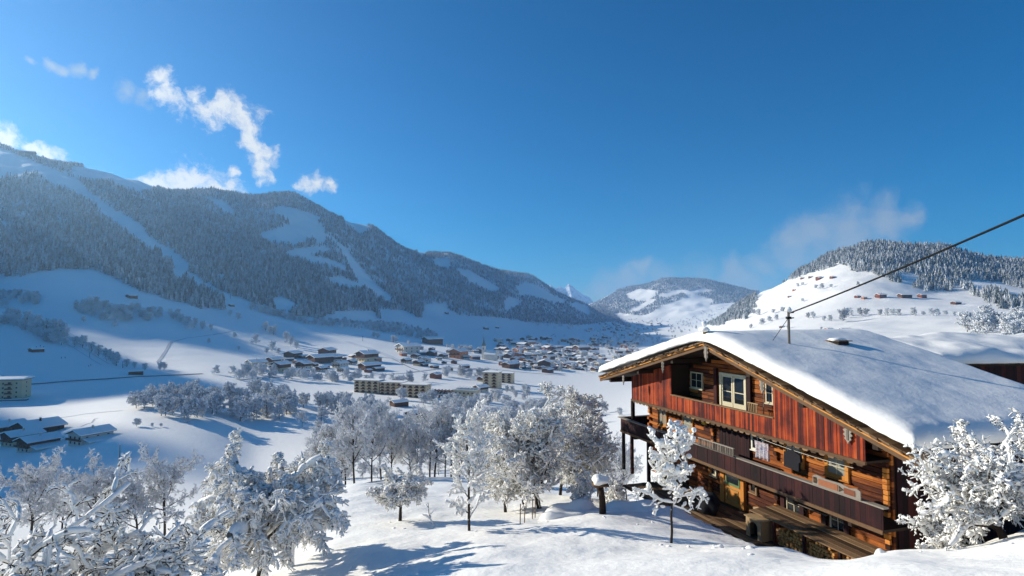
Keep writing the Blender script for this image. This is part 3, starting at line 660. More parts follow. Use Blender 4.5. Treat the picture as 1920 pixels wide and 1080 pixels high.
# log walls
def logs(mb, z0, z1, ly, clip=True, x0=-8, x1=8, h=.19):
    z = z0
    while z < z1:
        a, b = x0, x1
        if clip:
            zt = z+h+.1
            if zt > ZA-.25-.0: break
            a = max(a, AP-(ZA-.25-zt)/SL) if zt > roof_z(x0)-.25 else a
            b = min(b, AP+(ZA-.25-zt)/SR) if zt > roof_z(x1)-.25 else b
        x = a
        while x < b-.05:
            e = min(b, x+random.uniform(1.5, 6)); e = b if b-e < .6 else e
            o = random.uniform(-.012, .012)
            mb.prism([(ly+.12, z+.004), (ly+.02+o, z+.006), (ly-.004+o, z+h*.1), (ly-.008+o, z+h*.9), (ly+.02+o, z+h-.006), (ly+.12, z+h-.004)], 'x', x+.003, e-.003, .22+.5*random.random())
            x = e
        z += h
mb = MB(); logs(mb, -9.4, -5.05, 1.2, False); fb(mb, 'log_wall', M_LOG)
mb = MB(); logs(mb, -5.03, -1.2, 1.2); fb(mb, 'gable_log_wall', M_LOG)
mb = MB()
for k in range(26):                              # log ends standing out where cross walls meet the facade
    z = -9.3+k*.19
    for lx in (-7.85, -2.0, 2.6, 7.85):
        if lx == -2.0 and z > -7.1: lx = -1.75
        if roof_z(lx)-.5 > z and random.random() < .75:
            mb = MB(); mb.box(lx-.09, lx+.09, 1.05+random.uniform(-.03,.03), 1.16, z+.01, z+.165); fb(mb, 'log_end', M_LOG)
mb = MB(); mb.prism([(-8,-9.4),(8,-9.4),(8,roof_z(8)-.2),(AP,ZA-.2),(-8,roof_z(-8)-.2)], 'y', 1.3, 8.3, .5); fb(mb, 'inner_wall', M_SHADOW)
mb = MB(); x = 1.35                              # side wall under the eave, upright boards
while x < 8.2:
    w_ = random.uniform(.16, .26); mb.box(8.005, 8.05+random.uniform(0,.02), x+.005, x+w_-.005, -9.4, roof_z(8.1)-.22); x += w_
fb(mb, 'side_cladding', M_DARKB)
# gable boarding at the front
def boards(mb, x0, x1, zb, ztop, ly, th=.035, wmin=.09, wmax=.15, ragged=.0):
    x = x0
    while x < x1-.02:
        w_ = min(random.uniform(wmin, wmax), x1-x); o = random.uniform(-.008, .008); zt = [ztop(x), ztop(x+w_)]
        r = random.uniform(-ragged, ragged)
        mb.prism([(x+.004, zb+r), (x+w_-.004, zb+r), (x+w_-.004, zt[1]), (x+.004, zt[0])], 'y', ly+o, ly+th+o, .22+.5*random.random()+.08*math.sin(x*1.7)); x += w_
LX0, LX1 = fp(1258, 700, 0)[0], fp(1451, 790, 0)[0]
ZR = -4.22; ZB = -4.98
mb = MB(); boards(mb, -8, LX0, ZB, lambda x: roof_z(x)-.28, 0); fb(mb, 'gable_cladding', M_BOARD)
mb = MB(); boards(mb, LX1, 8, ZB, lambda x: roof_z(x)-.28, 0); fb(mb, 'gable_cladding', M_BOARD)
loggia = MB(); boards(loggia, LX0, LX1, ZB, lambda x: ZR, .02); lo = fb(loggia, 'loggia_railing', M_BOARD)
mb = MB(); mb.box(LX0-.02, LX1+.02, -.05, .13, ZR+.002, ZR+.05, .8); mb.build('rail_cap', M_TIMBER, lo)
mb = MB(); mb.box(-8.03, 8.03, -.05, .05, ZB-.12, ZB-.003, .35)
for k in range(40):                              # scalloped lower edge
    x = -8+.4*k+.2; mb.prism([(x-.16,ZB-.125),(x+.16,ZB-.125),(x+.09,ZB-.2),(x-.09,ZB-.2)], 'y', -.03, .02, random.random())
fb(mb, 'jetty_beam', M_TIMBER)
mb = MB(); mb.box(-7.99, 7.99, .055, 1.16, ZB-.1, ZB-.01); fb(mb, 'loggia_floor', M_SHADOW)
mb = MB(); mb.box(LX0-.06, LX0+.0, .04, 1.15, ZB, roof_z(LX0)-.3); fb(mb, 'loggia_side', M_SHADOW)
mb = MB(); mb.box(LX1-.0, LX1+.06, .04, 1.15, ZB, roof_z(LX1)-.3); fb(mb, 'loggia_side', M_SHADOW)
# lower balcony round the front and the far side
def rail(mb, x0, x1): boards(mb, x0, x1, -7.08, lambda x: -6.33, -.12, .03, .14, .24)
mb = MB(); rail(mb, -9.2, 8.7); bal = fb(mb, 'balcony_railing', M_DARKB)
mb = MB(); y = -.1
while y < 9: mb.box(-9.23, -9.2, y+.004, y+.2, -7.08, -6.33); y += .205
mb.build('side_boards', M_DARKB, bal)
mb = MB(); mb.box(-9.35, 8.85, -.26, -.02, -6.325, -6.275, .7); mb.box(-9.33, -9.1, -.02, 9, -6.325, -6.275, .5); mb.build('rail_cap', M_GREY, bal)
mb = MB(); mb.box(-9.2, 8.7, -.17, -.125, -7.2, -7.07, .55); mb.build('bottom_beam', M_TIMBER, bal)
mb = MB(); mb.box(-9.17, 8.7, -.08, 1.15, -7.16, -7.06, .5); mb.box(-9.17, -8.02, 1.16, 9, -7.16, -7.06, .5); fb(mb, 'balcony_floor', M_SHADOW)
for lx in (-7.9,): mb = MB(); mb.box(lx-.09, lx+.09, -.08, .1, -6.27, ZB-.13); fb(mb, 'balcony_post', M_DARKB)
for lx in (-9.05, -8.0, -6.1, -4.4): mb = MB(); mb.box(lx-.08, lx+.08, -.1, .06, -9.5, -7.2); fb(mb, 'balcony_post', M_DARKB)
for lx in (-7.6, -4.9, -2.2, 2.6, 4.9, 7.4): mb = MB(); mb.box(lx-.07, lx+.07, -.11, 1.16, -7.36, -7.2); fb(mb, 'floor_joist', M_SHADOW)
# windows and doors
def window(px0, px1, py0, py1, frame, pane, cols=2, rows=2, ly=1.2, fw=.09, mm=None, sill=True, label=None, bars=True):
    pm = (py0+py1)/2; x0 = fp(px0, pm, ly)[0]; x1 = fp(px1, pm, ly)[0]; xm = (px0+px1)/2
    z1 = fp(xm, py0, ly)[1]; z0 = fp(xm, py1, ly)[1]
    mb = MB(); f = ly-.09
    for a in ((x0,x0+fw,z0,z1),(x1-fw,x1,z0,z1),(x0+fw,x1-fw,z1-fw,z1),(x0+fw,x1-fw,z0,z0+fw)): mb.box(a[0], a[1], f, ly+.02, a[2], a[3], random.uniform(.3,.9))
    o = fb(mb, 'window', frame)
    if label: o['label'] = label
    mb = MB(); mb.box(x0+fw, x1-fw, ly-.055, ly+.01, z0+fw, z1-fw); mb.build('pane', pane, o)
    if bars:
        mb = MB(); t = .009
        for c in range(1, cols): x = x0+fw+(x1-x0-2*fw)*c/cols; mb.box(x-t*1.6, x+t*1.6, ly-.075, ly-.057, z0+fw, z1-fw)
        for r in range(1, rows): z = z0+fw+(z1-z0-2*fw)*r/rows; mb.box(x0+fw, x1-fw, ly-.073, ly-.0575, z-t, z+t)
        mb.build('glazing_bars', mm or frame, o)
    if sill: mb = MB(); mb.box(x0-.05, x1+.05, f-.04, f+.05, z0-.05, z0-.003); mb.build('sill', frame, o)
    return x0, x1, z0, z1
window(1297, 1319, 698, 728, M_CREAM, M_GLASS, label='small cream framed window in the loggia shade', fw=.06)
window(1438, 1452, 718, 756, M_CREAM, M_GLASS, cols=1, label='cream window half hidden by the gable boards', fw=.06)
window(1236, 1252, 763, 798, M_ORANGE, M_CURTAIN, cols=2)
window(1281, 1301, 771, 807, M_ORANGE, M_CURTAIN, cols=1, rows=3, mm=M_CREAM)
window(1411, 1434, 808, 845, M_WHITEP, M_GLASS)
window(1472, 1509, 822, 872, M_ORANGE, M_CURTAIN, mm=M_WHITEP, fw=.13, rows=3)
window(1549, 1593, 840, 896, M_ORANGE, M_CURTAIN, mm=M_CREAM, fw=.15, rows=3, label='largest orange framed window with a drawn curtain')
window(1334, 1345, 868, 892, M_CREAM, M_GLASS, cols=1, rows=1)
window(1408, 1421, 897, 924, M_TIMBER, M_GLASS, cols=1)
window(1477, 1506, 927, 966, M_CREAM, M_GLASS, rows=2, fw=.06); window(1559, 1589, 957, 997, M_CREAM, M_GLASS, rows=2, fw=.06)
for px, py0, py1 in ((1472,922,962),(1508,934,976),(1549,950,990),(1592,964,1012),(1345,690,762),(1408,702,772)):
    x, z1 = fp(px, py0, 1.2); z0 = fp(px, py1, 1.2)[1]
    mb = MB(); mb.box(x-.12, x+.1, 1.04, 1.15, z0, z1); fb(mb, 'shutter', M_DARKB)
# loggia double door, cream
x0, x1 = fp(1353, 730, 1.2)[0], fp(1403, 738, 1.2)[0]; z1 = fp(1378, 701, 1.2)[1]; z0 = -4.93
mb = MB()
for a in ((x0,x0+.13,z0,z1),(x1-.1,x1,z0,z1),(x0+.13,x1-.1,z1-.1,z1)): mb.box(a[0], a[1], 1.06, 1.2, a[2], a[3], .8)
dd = fb(mb, 'double_door', M_CREAM); dd['label'] = 'cream double door with glazed upper halves'
xm = (x0+x1)/2
for a, b in ((x0+.13, xm-.02), (xm+.02, x1-.1)):
    mb = MB(); mb.box(a, b, 1.10, 1.18, z0, z0+.75, .9)
    for q in ((a,a+.09),(b-.09,b)): mb.box(q[0], q[1], 1.10, 1.18, z0+.75, z1-.1)
    mb.box(a+.09, b-.09, 1.10, 1.18, z1-.2, z1-.1); mb.box(a+.09, b-.09, 1.11, 1.17, z0+1.25, z0+1.29); lf = mb.build('door_leaf', M_CREAM, dd)
    mb = MB(); mb.box(a+.09, b-.09, 1.13, 1.16, z0+.75, z1-.2); mb.build('pane', M_GLASS, dd)
# first-floor stable door (dark) and the orange entrance door
x0, x1 = fp(1352, 815, 1.2)[0], fp(1409, 830, 1.2)[0]
mb = MB(); boards(mb, x0, x1, -7.0, lambda x: -5.2, 1.08, .05); d1 = fb(mb, 'board_door', M_DARKB)
mb = MB(); mb.box(x0+.35, x0+1.5, 1.0, 1.08, -5.42, -5.28, .8); mb.build('lintel', M_ORANGE, d1)
x0, x1 = fp(1361, 905, 1.2)[0], fp(1399, 915, 1.2)[0]; z1 = fp(1380, 876, 1.2)[1]; z0 = -9.15
mb = MB()
for a in ((x0-.25,x0+.06,z0,z1+.08),(x1-.2,x1+.02,z0,z1+.08),(x0+.06,x1-.2,z1,z1+.08)): mb.box(a[0], a[1], 1.03, 1.2, a[2], a[3], .5)
ed = fb(mb, 'entrance_door', M_ORANGE); ed['label'] = 'bright orange entrance door with a green framed pane'
mb = MB(); a, b = x0+.08, x1-.22; mb.box(a, b, 1.08, 1.16, z0, z1-.004, .6); mb.build('door_leaf', M_ORANGE, ed)
zz = z0+.95; mb = MB()
for q in ((a+.08,a+.15,zz,z1-.08),(b-.13,b-.06,zz,z1-.08),(a+.15,b-.13,z1-.15,z1-.08),(a+.15,b-.13,zz,zz+.12)): mb.box(q[0], q[1], 1.05, 1.078, q[2], q[3])
mb.build('green_frame', M_GREEN, ed)
mb = MB(); mb.box(a+.15, b-.13, 1.06, 1.075, zz+.12, z1-.15); mb.build('pane', M_GLASS, ed)
mb = MB(); mb.box(a+.17, a+.2, 1.06, 1.078, z0+.2, z0+.8); mb.box(b-.2, b-.17, 1.06, 1.078, z0+.2, z0+.8); mb.box(a+.2, b-.2, 1.06, 1.078, z0+.77, z0+.8); mb.box(a+.2, b-.2, 1.06, 1.078, z0+.2, z0+.23); mb.build('panel_moulding', M_GREEN, ed)
mb = MB(); mb.box(a+.02, a+.07, 1.02, 1.078, z0+.95, z0+1.1); mb.build('handle', M_GREY, ed)
# yard planks
mb = MB(); y = -2.3
while y < 1.1:
    x = -5.2
    while x < 9.3: e = min(9.3, x+random.uniform(2, 4)); mb.box(x+.01, e-.01, y+.008, y+.2, ZDECK-.06, ZDECK+random.uniform(-.01,.01)); x = e
    y += .21
fb(mb, 'yard_decking', M_TIMBER)
# roof: purlins, underside, verge boards, shingle edge
RB = 8.5
def roof_slab(mb, up0, up1, x0, x1, y0, y1):
    for a, b, s in ((x0, AP, 1), (AP, x1, 1)):
        mb.prism([(a, roof_z(a)+up0), (b, roof_z(b)+up0), (b, roof_z(b)+up1), (a, roof_z(a)+up1)], 'y', y0, y1, .4)
XL, XR = -10.1, 10.6
mb = MB(); roof_slab(mb, -.2, -.02, XL, XR, -1.0, RB); rf = fb(mb, 'roof', M_SHADOW)
mb = MB()
for a, b in ((XL-.05, AP), (AP, XR+.05)):
    mb.prism([(a, roof_z(a)-.24), (b, roof_z(b)-.24), (b, roof_z(b)-.07), (a, roof_z(a)-.07)], 'y', -1.08, -1.003, .45)
mb.build('verge_board', M_TIMBER, rf)
mb = MB()
for a, b in ((XL-.05, AP), (AP, XR+.05)):
    mb.prism([(a, roof_z(a)-.066), (b, roof_z(b)-.066), (b, roof_z(b)-.02), (a, roof_z(a)-.02)], 'y', -1.14, -1.003, .95)
mb.build('verge_batten', M_ORANGE, rf)
mb = MB(); x = XL-.05                             # ragged shingle layers above
while x < XR:
    w_ = random.uniform(.15, .4); x1_ = min(x+w_, AP) if x < AP-.01 else x+w_
    for L_ in range(3):
        t = -.018+L_*.045; o = random.uniform(-.07, .07)-L_*.02
        mb.prism([(x+.01, roof_z(x)+t), (x1_-.01, roof_z(x1_)+t), (x1_-.01, roof_z(x1_)+t+.04), (x+.01, roof_z(x)+t+.04)], 'y', -1.16+o, -.6, random.random())
    x = x1_
mb.build('shingles', M_TIMBER, rf)
for lx in (-9.0, -5.6, -2.2, 3.4, 6.2, 9.2):
    mb = MB(); mb.box(lx-.1, lx+.1, -.95, 1.2, roof_z(lx)-.45, roof_z(lx)-.215); fb(mb, 'purlin', M_SHADOW)
mb = MB(); mb.box(AP-.12, AP+.12, -.98, 1.2, ZA-.55, ZA-.25); fb(mb, 'purlin', M_TIMBER)
def ornament(px, py, ly, h=.55, w=.17):
    lx, z = fp(px, py, ly); mb = MB()
    pr = [(-.3,0),(.3,0),(1,-.12),(.55,-.28),(1,-.42),(.5,-.55),(.75,-.68),(.25,-.82),(0,-1),(-.25,-.82),(-.75,-.68),(-.5,-.55),(-1,-.42),(-.55,-.28),(-1,-.12)]
    half = [(p[0]*w, z+p[1]*h) for p in pr]
    mb.prism([(lx+p[0], p[1]) for p in half], 'y', ly-.03, ly+.02); mb.box(lx-w*.2, lx+w*.2, ly-.05, ly-.032, z-h*.75, z-h*.1)
    fb(mb, 'carved_ornament', M_GREY)
ornament(1324, 648, -1.12, .75); ornament(1243, 678, -1.12, .6, .13); ornament(1169, 704, -1.12, .55, .11); ornament(1429, 712, -.05, .6, .16); ornament(1590, 803, -.06, .55, .2)
# ridge finial with a snow cap
mb = MB(); x = AP; mb.prism([(x-.22,ZA),(x+.1,ZA),(x+.2,ZA+.28),(x+.12,ZA+.6),(x+.02,ZA+.62),(x+.02,ZA+.3)], 'y', -1.1, -.98); fin = fb(mb, 'ridge_finial', M_TIMBER)
import bmesh
def blob(name, mat, c, r, parent, seed=0, loc=None, sub=2):
    bm = bmesh.new(); bmesh.ops.create_icosphere(bm, subdivisions=sub, radius=1)
    for v in bm.verts:
        n = v.co.normalized(); k = 1+.18*math.sin(n.x*4+seed)+.12*math.sin(n.y*5+seed*2+n.z*3); v.co = Vector((c[0]+n.x*r[0]*k, c[1]+n.y*r[1]*k, c[2]+n.z*r[2]*k))
    me = bpy.data.meshes.new(name); bm.to_mesh(me); bm.free(); me.materials.append(mat); me.polygons.foreach_set('use_smooth', [True]*len(me.polygons))
    return link(name, me, parent, loc)
blob('snow_cap', M_SNOW_ROOF, (AP+.02, -1.05, ZA+.66), (.36,.2,.11), fin); blob('snow_cap', M_SNOW_ROOF, (AP+.08, -1.05, ZA+.92), (.13,.12,.13), fin, 2)
# roof snow
def roof_snow(zf, x0, x1, y0, y1, t, nx, ny, seed=0, edge=.55, soft=.9, rnd=.05, bul=.12):
    xs = np.r_[x0-bul*.2, x0-bul, x0+.02, np.linspace(x0+.12, x1-.12, nx), x1-.02, x1+bul, x1+bul*.2]; ys = np.r_[y0-bul*.2, y0-bul, y0+.02, np.linspace(y0+.12, y1-.12, ny), y1-.02, y1+bul, y1+bul*.2]
    X, Y = np.meshgrid(xs, ys)
    e = np.minimum(np.minimum(X-(x0-bul), (x1+bul)-X), np.minimum(Y-(y0-bul), (y1+bul)-Y)).clip(0)
    k = np.clip(e/edge, 0, 1); prof = np.sqrt(1-(1-k)**2)
    n = fbm(X/2.3+seed, Y/2.3, 3, 40+seed)*rnd*2+fbm(X/.4, Y/.4, 2, 50+seed)*.10*(1-k*.85)
    Z = zf(X)+(.06+prof*(t+n))
    ring = np.zeros_like(X, bool); ring[0,:] = ring[-1,:] = True; ring[:,0] = ring[:,-1] = True
    Z[ring] = zf(np.clip(X, x0, x1))[ring]+.02
    wig = fbm(X*2.2, Y*2.2, 2, 60+seed)*.2
    near = e < .05
    Y2 = np.where(near & (Y < y0+.2), Y+wig, Y); X2 = np.where(near & ((X < x0+.2) | (X > x1-.2)), X+wig, X)
    V = np.stack([X2, Y2, Z], -1).reshape(-1, 3); mm, q = X.shape; i = (np.arange(mm-1)[:,None]*q+np.arange(q-1)[None]).ravel()
    return V, np.stack([i, i+1, i+q+1, i+q], -1)
def zf_main(X):
    a = np.where(X < AP, SL*(AP-X), SR*(X-AP)); return ZA+.1-(np.sqrt(a*a+.05)-.2)
V, Fq = roof_snow(zf_main, XL-.05, XR+.05, -1.12, RB, .48, 90, 80, 1)
# the wing's drift climbs over the back edge
ob = link('roof_snow', mesh_np('roof_snow', V, Fq, M_SNOW_ROOF, True), farm, OFF)
# dormer hatch
lx, ly = 2.9, 9.4
def on_roof(px, py, dz=.55):                   # point of the right-hand slope seen at a pixel
    u, w = px2dir(px, py); best = None
    for y in np.linspace(14, 60, 4600):
        X, Y = u*y-CH.x, y-CH.y; a = X*ex.x+Y*ex.y; b = X*ey.x+Y*ey.y
        if a > AP and b > -1.2 and w*y <= roof_z(a)+dz: return a, b, w*y
    return None
a, b, z = on_roof(1562, 655)
mb = MB(); mb.box(a-.4, a+.3, b, b+.6, z-.5, z+.36, .4); hatch = fb(mb, 'roof_hatch', M_SHADOW)
mb = MB(); mb.box(a-.47, a+.4, b-.08, b+.7, z+.362, z+.4, .4); mb.build('lid', M_TIMBER, hatch)
blob('snow_cap', M_SNOW_ROOF, (a-.04, b+.3, z+.43), (.42,.4,.09), hatch)
# back barn
barn = thing('barn', 'dark barn behind the farmhouse under a thick level snow roof', 'barn', tuple(at(1890, 735, 34)), R(8))
def bb(mb, name, mat, smooth=False): return mb.build(name, mat, barn, smooth)
mb = MB(); x = -4.5
while x < 16: w_ = random.uniform(.2, .34); mb.box(x, x+w_-.01, 0, .05, -4, 1.66, random.random()); x += w_
bb(mb, 'board_wall', M_DARKB)
mb = MB(); mb.box(-4.45, 16, .06, 8, -4, 1.9, .5); bb(mb, 'inner_wall', M_SHADOW)
mb = MB(); mb.box(1.6, 2.6, -.03, 0, -.4, 1.3, .9); bb(mb, 'hatch_door', M_GREY)
mb = MB(); mb.prism([(-.9,1.62),(4,2.45),(4,2.6),(-.9,1.77)], 'x', -5.4, 17, .4); mb.prism([(4,2.45),(9,1.6),(9,1.75),(4,2.6)], 'x', -5.4, 17, .4); bb(mb, 'roof', M_SHADOW)
mb = MB(); x = -5.4
while x < 17: w_ = random.uniform(.25,.5); mb.box(x, x+w_-.02, -1.0+random.uniform(-.06,.06), -.6, 1.74, 1.8); x += w_
bb(mb, 'shingles', M_TIMBER)
def zb(Yv): return np.where(Yv < 4, 1.79+.169*(Yv+.9), 2.62-.17*(Yv-4))
V, Fq = roof_snow(lambda Q: np.zeros_like(Q), -5.5, 17.1, -1.0, 9.0, .62, 80, 40, 5, edge=.9, rnd=.16)
V = V.copy(); V[:,2] += zb(V[:,1]); link('roof_snow', mesh_np('roof_snow', V, Fq, M_SNOW_ROOF, True), barn)

# ---- power pole on the roof and its cable
a, b, z = on_roof(1480, 655)
C_ = lambda a, b, z: Vector((CH.x+ex.x*a+ey.x*b, CH.y+ex.y*a+ey.y*b, z))
pb = C_(a, b, z-.5); pt = at(1481, 583, pb.y)
pole = thing('roof_pole', 'thin metal power pole rising through the snow of the farmhouse roof', 'pole', pb)
mb = MB(); mb.tube([(0,0,0), (0,0,pt.z-pb.z)], .055, 10); mb.build('mast', M_GREY, pole)
mb = MB(); mb.tube([(-.02,0,pt.z-pb.z-.1), (.22,-.05,pt.z-pb.z-.06)], .03, 6); mb.tube([(.1,0,pt.z-pb.z-.32), (.22,-.05,pt.z-pb.z-.3)], .03, 6); mb.box(-.1,.1,-.06,.06,pt.z-pb.z-.36,pt.z-pb.z-.25); mb.build('insulator', M_IRON, pole)
blob('snow_cap', M_SNOW_ROOF, (0,0,pt.z-pb.z+.05), (.13,.13,.12), pole)
mb = MB(); mb.tube([(0,0,pt.z-pb.z-.3), (-.75,.3,-pb.z+pt.z-1.55)], .012, 5); mb.build('stay_wire', M_IRON, pole)
def cable():
    A_ = pt+Vector((.1,0,-.05)); B_ = at(1945, 367, 11.5); D_ = B_+(B_-A_)*1.2; pts_ = []
    for i in range(41): t = i/40; p = A_.lerp(D_, t); p.z -= .55*4*t*(1-t)*.5; pts_.append(p)
    e = pts_[int(40/2.2)]; mb = MB(); mb.tube(pts_, .03, 8)
    o = mb.build('power_cable', M_IRON, None, True); tag(o, 'black overhead power cable running up from the roof pole', 'cable')
cable()
# ------------------------------------------------------------------ the village
M_WPALE = ramp_mat('pale_render', [(0,(.42,.38,.30)),(.5,(.60,.56,.47)),(1,(.72,.69,.62))], .9, .15, .6)
M_WYEL = ramp_mat('yellow_render', [(0,(.55,.43,.26)),(1,(.72,.59,.38))], .9, .15, .6)
M_WRED = ramp_mat('red_render', [(0,(.20,.07,.05)),(1,(.30,.11,.08))], .9, .15, .6)
M_WORG = ramp_mat('orange_render', [(0,(.50,.18,.08)),(1,(.60,.26,.12))], .9, .15, .6)
M_WOOD2 = ramp_mat('brown_cladding', [(0,(.06,.028,.016)),(1,(.16,.075,.04))], .85, .4, 1.2, 0, (1,1,.3))
M_WIN = flat_mat('window_glass', (.03,.035,.045), .15, .5)
def slab(mb, hw, y0, y1, z0, rise, th, ov=0):      # gable slab, ridge along y
    for s in (-1, 1):
        p = [(0, z0+rise), (s*(hw+ov), z0-rise*ov/hw), (s*(hw+ov), z0-rise*ov/hw+th), (0, z0+rise+th)]
        mb.prism(p, 'y', y0, y1, .5)
def house(name, label, w, l, h, base_m, upper_m, group=None, cat='house', ov=1.1, wins=(3,2), balcony=True, chimney=True, snow=.55, rise=None, leanto=0, side_w=3):
    """gable front faces -y"""
    t = thing(name, label, cat, group=group); rise = rise or w*.17; hs_ = h*.5
    mb = MB(); mb.box(-w/2, w/2, 0, l, -2.5, hs_, .5); mb.build('lower_walls', base_m, t)
    mb = MB(); mb.prism([(-w/2-.03, hs_), (w/2+.03, hs_), (w/2+.03, h), (0, h+rise), (-w/2-.03, h)], 'y', -.03, l+.03, .5); mb.build('upper_walls', upper_m, t)
    mb = MB(); slab(mb, w/2, -ov*1.2, l+ov, h, rise, .2, ov); rf = mb.build('roof', M_SHADOW, t)
    mb = MB(); slab(mb, w/2, -ov*1.2-.05, l+ov+.05, h+.205, rise, snow, ov+.05); sn = mb.build('roof_snow', M_SNOW_BRANCH, t)
    if chimney: mb = MB(); mb.box(w*.12, w*.12+.7, l*.45, l*.45+.7, h, h+rise+1.5); mb.build('chimney', base_m, t); blob('snow_cap', M_SNOW_BRANCH, (w*.12+.35, l*.45+.35, h+rise+1.6), (.5,.5,.25), rf)
    for fl in range(wins[1]):
        z = .8+fl*(h-.6)/max(wins[1],1)
        for c in range(wins[0]):
            x = -w/2+w*(c+.5)/wins[0]; mb = MB(); mb.box(x-.55, x+.55, -.09, -.035, z, z+1.25, .3); mb.build('window', M_WIN, t)
        for c in range(side_w):
            y = l*(c+.5)/side_w
            for s in (-1, 1): mb = MB(); mb.box(s*(w/2+.032), s*(w/2+.09), y-.5, y+.5, z, z+1.2, .3); mb.build('window', M_WIN, t)
    if balcony: mb = MB(); mb.box(-w/2-.4, w/2+.4, -1.2, -.035, hs_-.15, hs_, .2); mb.box(-w/2-.4, w/2+.4, -1.2, -1.12, hs_+.003, hs_+.95, .6); mb.build('balcony', M_WOOD2, t)
    if leanto:
        mb = MB(); mb.box(w/2+.1, w/2+leanto, 1, l-1, -2, 2.3, .6); a = mb.build('annex', base_m, t)
        mb = MB(); mb.prism([(w/2+.05, 3.4), (w/2+leanto+.8, 2.3), (w/2+leanto+.8, 2.9), (w/2+.05, 4.0)], 'y', .4, l-.4, .5); mb.build('annex_snow', M_SNOW_BRANCH, a)
    return t
_hused = set()
def place(p, px, py, rz, s=1, label=None, group=None, wpx=None, w0=12, dz=0):
    h = hit(px, py)
    if h is None: return None
    if wpx: s = min(max(wpx/F*h.y/w0, .55), 2.2)
    if p.name not in _hused: _hused.add(p.name); o = p; o.location = h; o.rotation_euler = (0,0,rz); o.scale = (s,)*3
    else: o = dup(p, h, rz, s)
    o.location.z += dz
    if label: o['label'] = label
    if group: o['group'] = group
    return o
# the farmhouses below the bank on the left
def one(px, py, rz, s=1, dz=0, **k):
    t = house(**k); h = hit(px, py); t.location = (h.x, h.y, h.z+dz); t.rotation_euler = (0,0,rz); t.scale = (s,)*3; return t
one(140, 836, R(-24), .86, name='white_gable_house', label='house with pale gable and low side annex, beside the zigzag snow track', w=11, l=15, h=5.6, base_m=M_WPALE, upper_m=M_WPALE, leanto=5)
one(42, 849, R(-24), .86, name='twin_window_house', label='dark gabled house with one white window bay, nearest the tree tops', w=11, l=14, h=5.6, base_m=M_WPALE, upper_m=M_WOOD2, leanto=5)
one(12, 838, R(-24), .86, name='brown_house', label='yellow walled house half hidden behind the gabled house with annex', w=11, l=14, h=5.8, base_m=M_WYEL, upper_m=M_WOOD2)
one(38, 822, R(-24), 1.0, name='large_barn', label='largest dark barn at the back of the farm cluster', w=15, l=15, h=5.0, base_m=M_WOOD2, upper_m=M_WOOD2, balcony=False)
one(-12, 818, R(-24), .9, name='edge_house', label='snow covered house cut off by the edge beside the large barn', w=11, l=13, h=5.2, base_m=M_WPALE, upper_m=M_WOOD2)
# yellow guesthouse cut by the frame
def guesthouse():
    t = thing('yellow_hotel', 'yellow four storey guesthouse with brown balconies under a snowy roof', 'hotel'); h = hit(40, 749); t.location = h; t.rotation_euler = (0,0,R(18)); t.scale = (.92,)*3
    mb = MB(); mb.box(-34, 0, 0, 14, -2, 14, .4); mb.build('walls', M_WYEL, t)
    mb = MB(); mb.box(-35, 1.2, -1.4, 15.5, 14, 14.4); mb.build('roof', M_SHADOW, t); mb = MB(); mb.prism([(-1.5,14.41),(15.6,14.41),(15.2,15.2),(7,16.3),(-1.2,15.1)], 'x', -35.1, 1.3, .5); mb.build('roof_snow', M_SNOW_BRANCH, t)
    for f in range(4):
        for c in range(4):
            x = -3.2-8*c; z = 1+f*3.2
            mb = MB(); mb.box(x-.5, x+.5, -.06, -.003, z+.5, z+1.7); mb.build('window', M_WIN, t)
            mb = MB(); mb.box(x-6.6, x-2.2, -1.4, -.003, z-.1, z); mb.box(x-6.6, x-2.2, -1.4, -1.3, z+.003, z+.95); mb.build('balcony', M_WOOD2, t)
            mb = MB(); mb.box(x-5.2, x-3.4, -.06, -.003, z+.003, z+2); mb.build('window', M_WIN, t)
        mb = MB(); mb.box(.003, .06, 6, 7.2, 1.5+f*3.2, 2.7+f*3.2); mb.build('window', M_WIN, t)
    mb = MB(); mb.box(-34, 5, -5, -1.6, -3, .6, .5); mb.build('terrace', M_WOOD2, t); mb = MB(); mb.box(-34, 5.1, -5.1, -1.5, .603, .9); mb.build('terrace_snow', M_SNOW_BRANCH, t)
guesthouse()
# long flats
def flats(px, py, rz, n_f, w, d, label, s=1, name='apartment_block'):
    t = thing(name, label, 'apartment block', group='blocks of flats'); t.location = hit(px, py); t.rotation_euler = (0,0,rz); t.scale = (s,)*3; H = n_f*2.9
    mb = MB(); mb.box(0, w, 0, d, -2, H, .6); mb.build('walls', M_WYEL, t)
    mb = MB(); mb.box(-.6, w+.6, -1.4, d+.6, H+.003, H+.35); mb.build('roof', M_SHADOW, t); mb = MB(); mb.box(-.7, w+.7, -1.5, d+.7, H+.353, H+1.0); mb.build('roof_snow', M_SNOW_BRANCH, t)
    for f in range(n_f):
        nb = max(2, int(w/6))
        for c in range(nb):
            x = w*(c+.5)/nb; z = f*2.9+.2
            mb = MB(); mb.box(x-2.3, x+2.3, -1.3, -.003, z-.08, z+.06); mb.box(x-2.3, x+2.3, -1.3, -1.2, z+.063, z+1.0); mb.build('balcony', M_WOOD2, t)
            mb = MB(); mb.box(x-1.6, x+1.2, -.06, -.003, z+.2, z+2.1); mb.build('window', M_WIN, t)
        for y in (d*.3, d*.7): mb = MB(); mb.box(w+.003, w+.06, y-.6, y+.6, f*2.9+1, f*2.9+2.2); mb.build('window', M_WIN, t)
    return t
flats(664, 735, R(-14), 4, 27, 12, 'first of the three joined yellow flats, behind the big frosted tree', .93)
flats(712, 739, R(-14), 4, 24, 12, 'middle one of the three joined yellow flats', .93)
flats(752, 744, R(-14), 4, 26, 12, 'end one of the three joined yellow flats, with the sunlit end wall', .93)
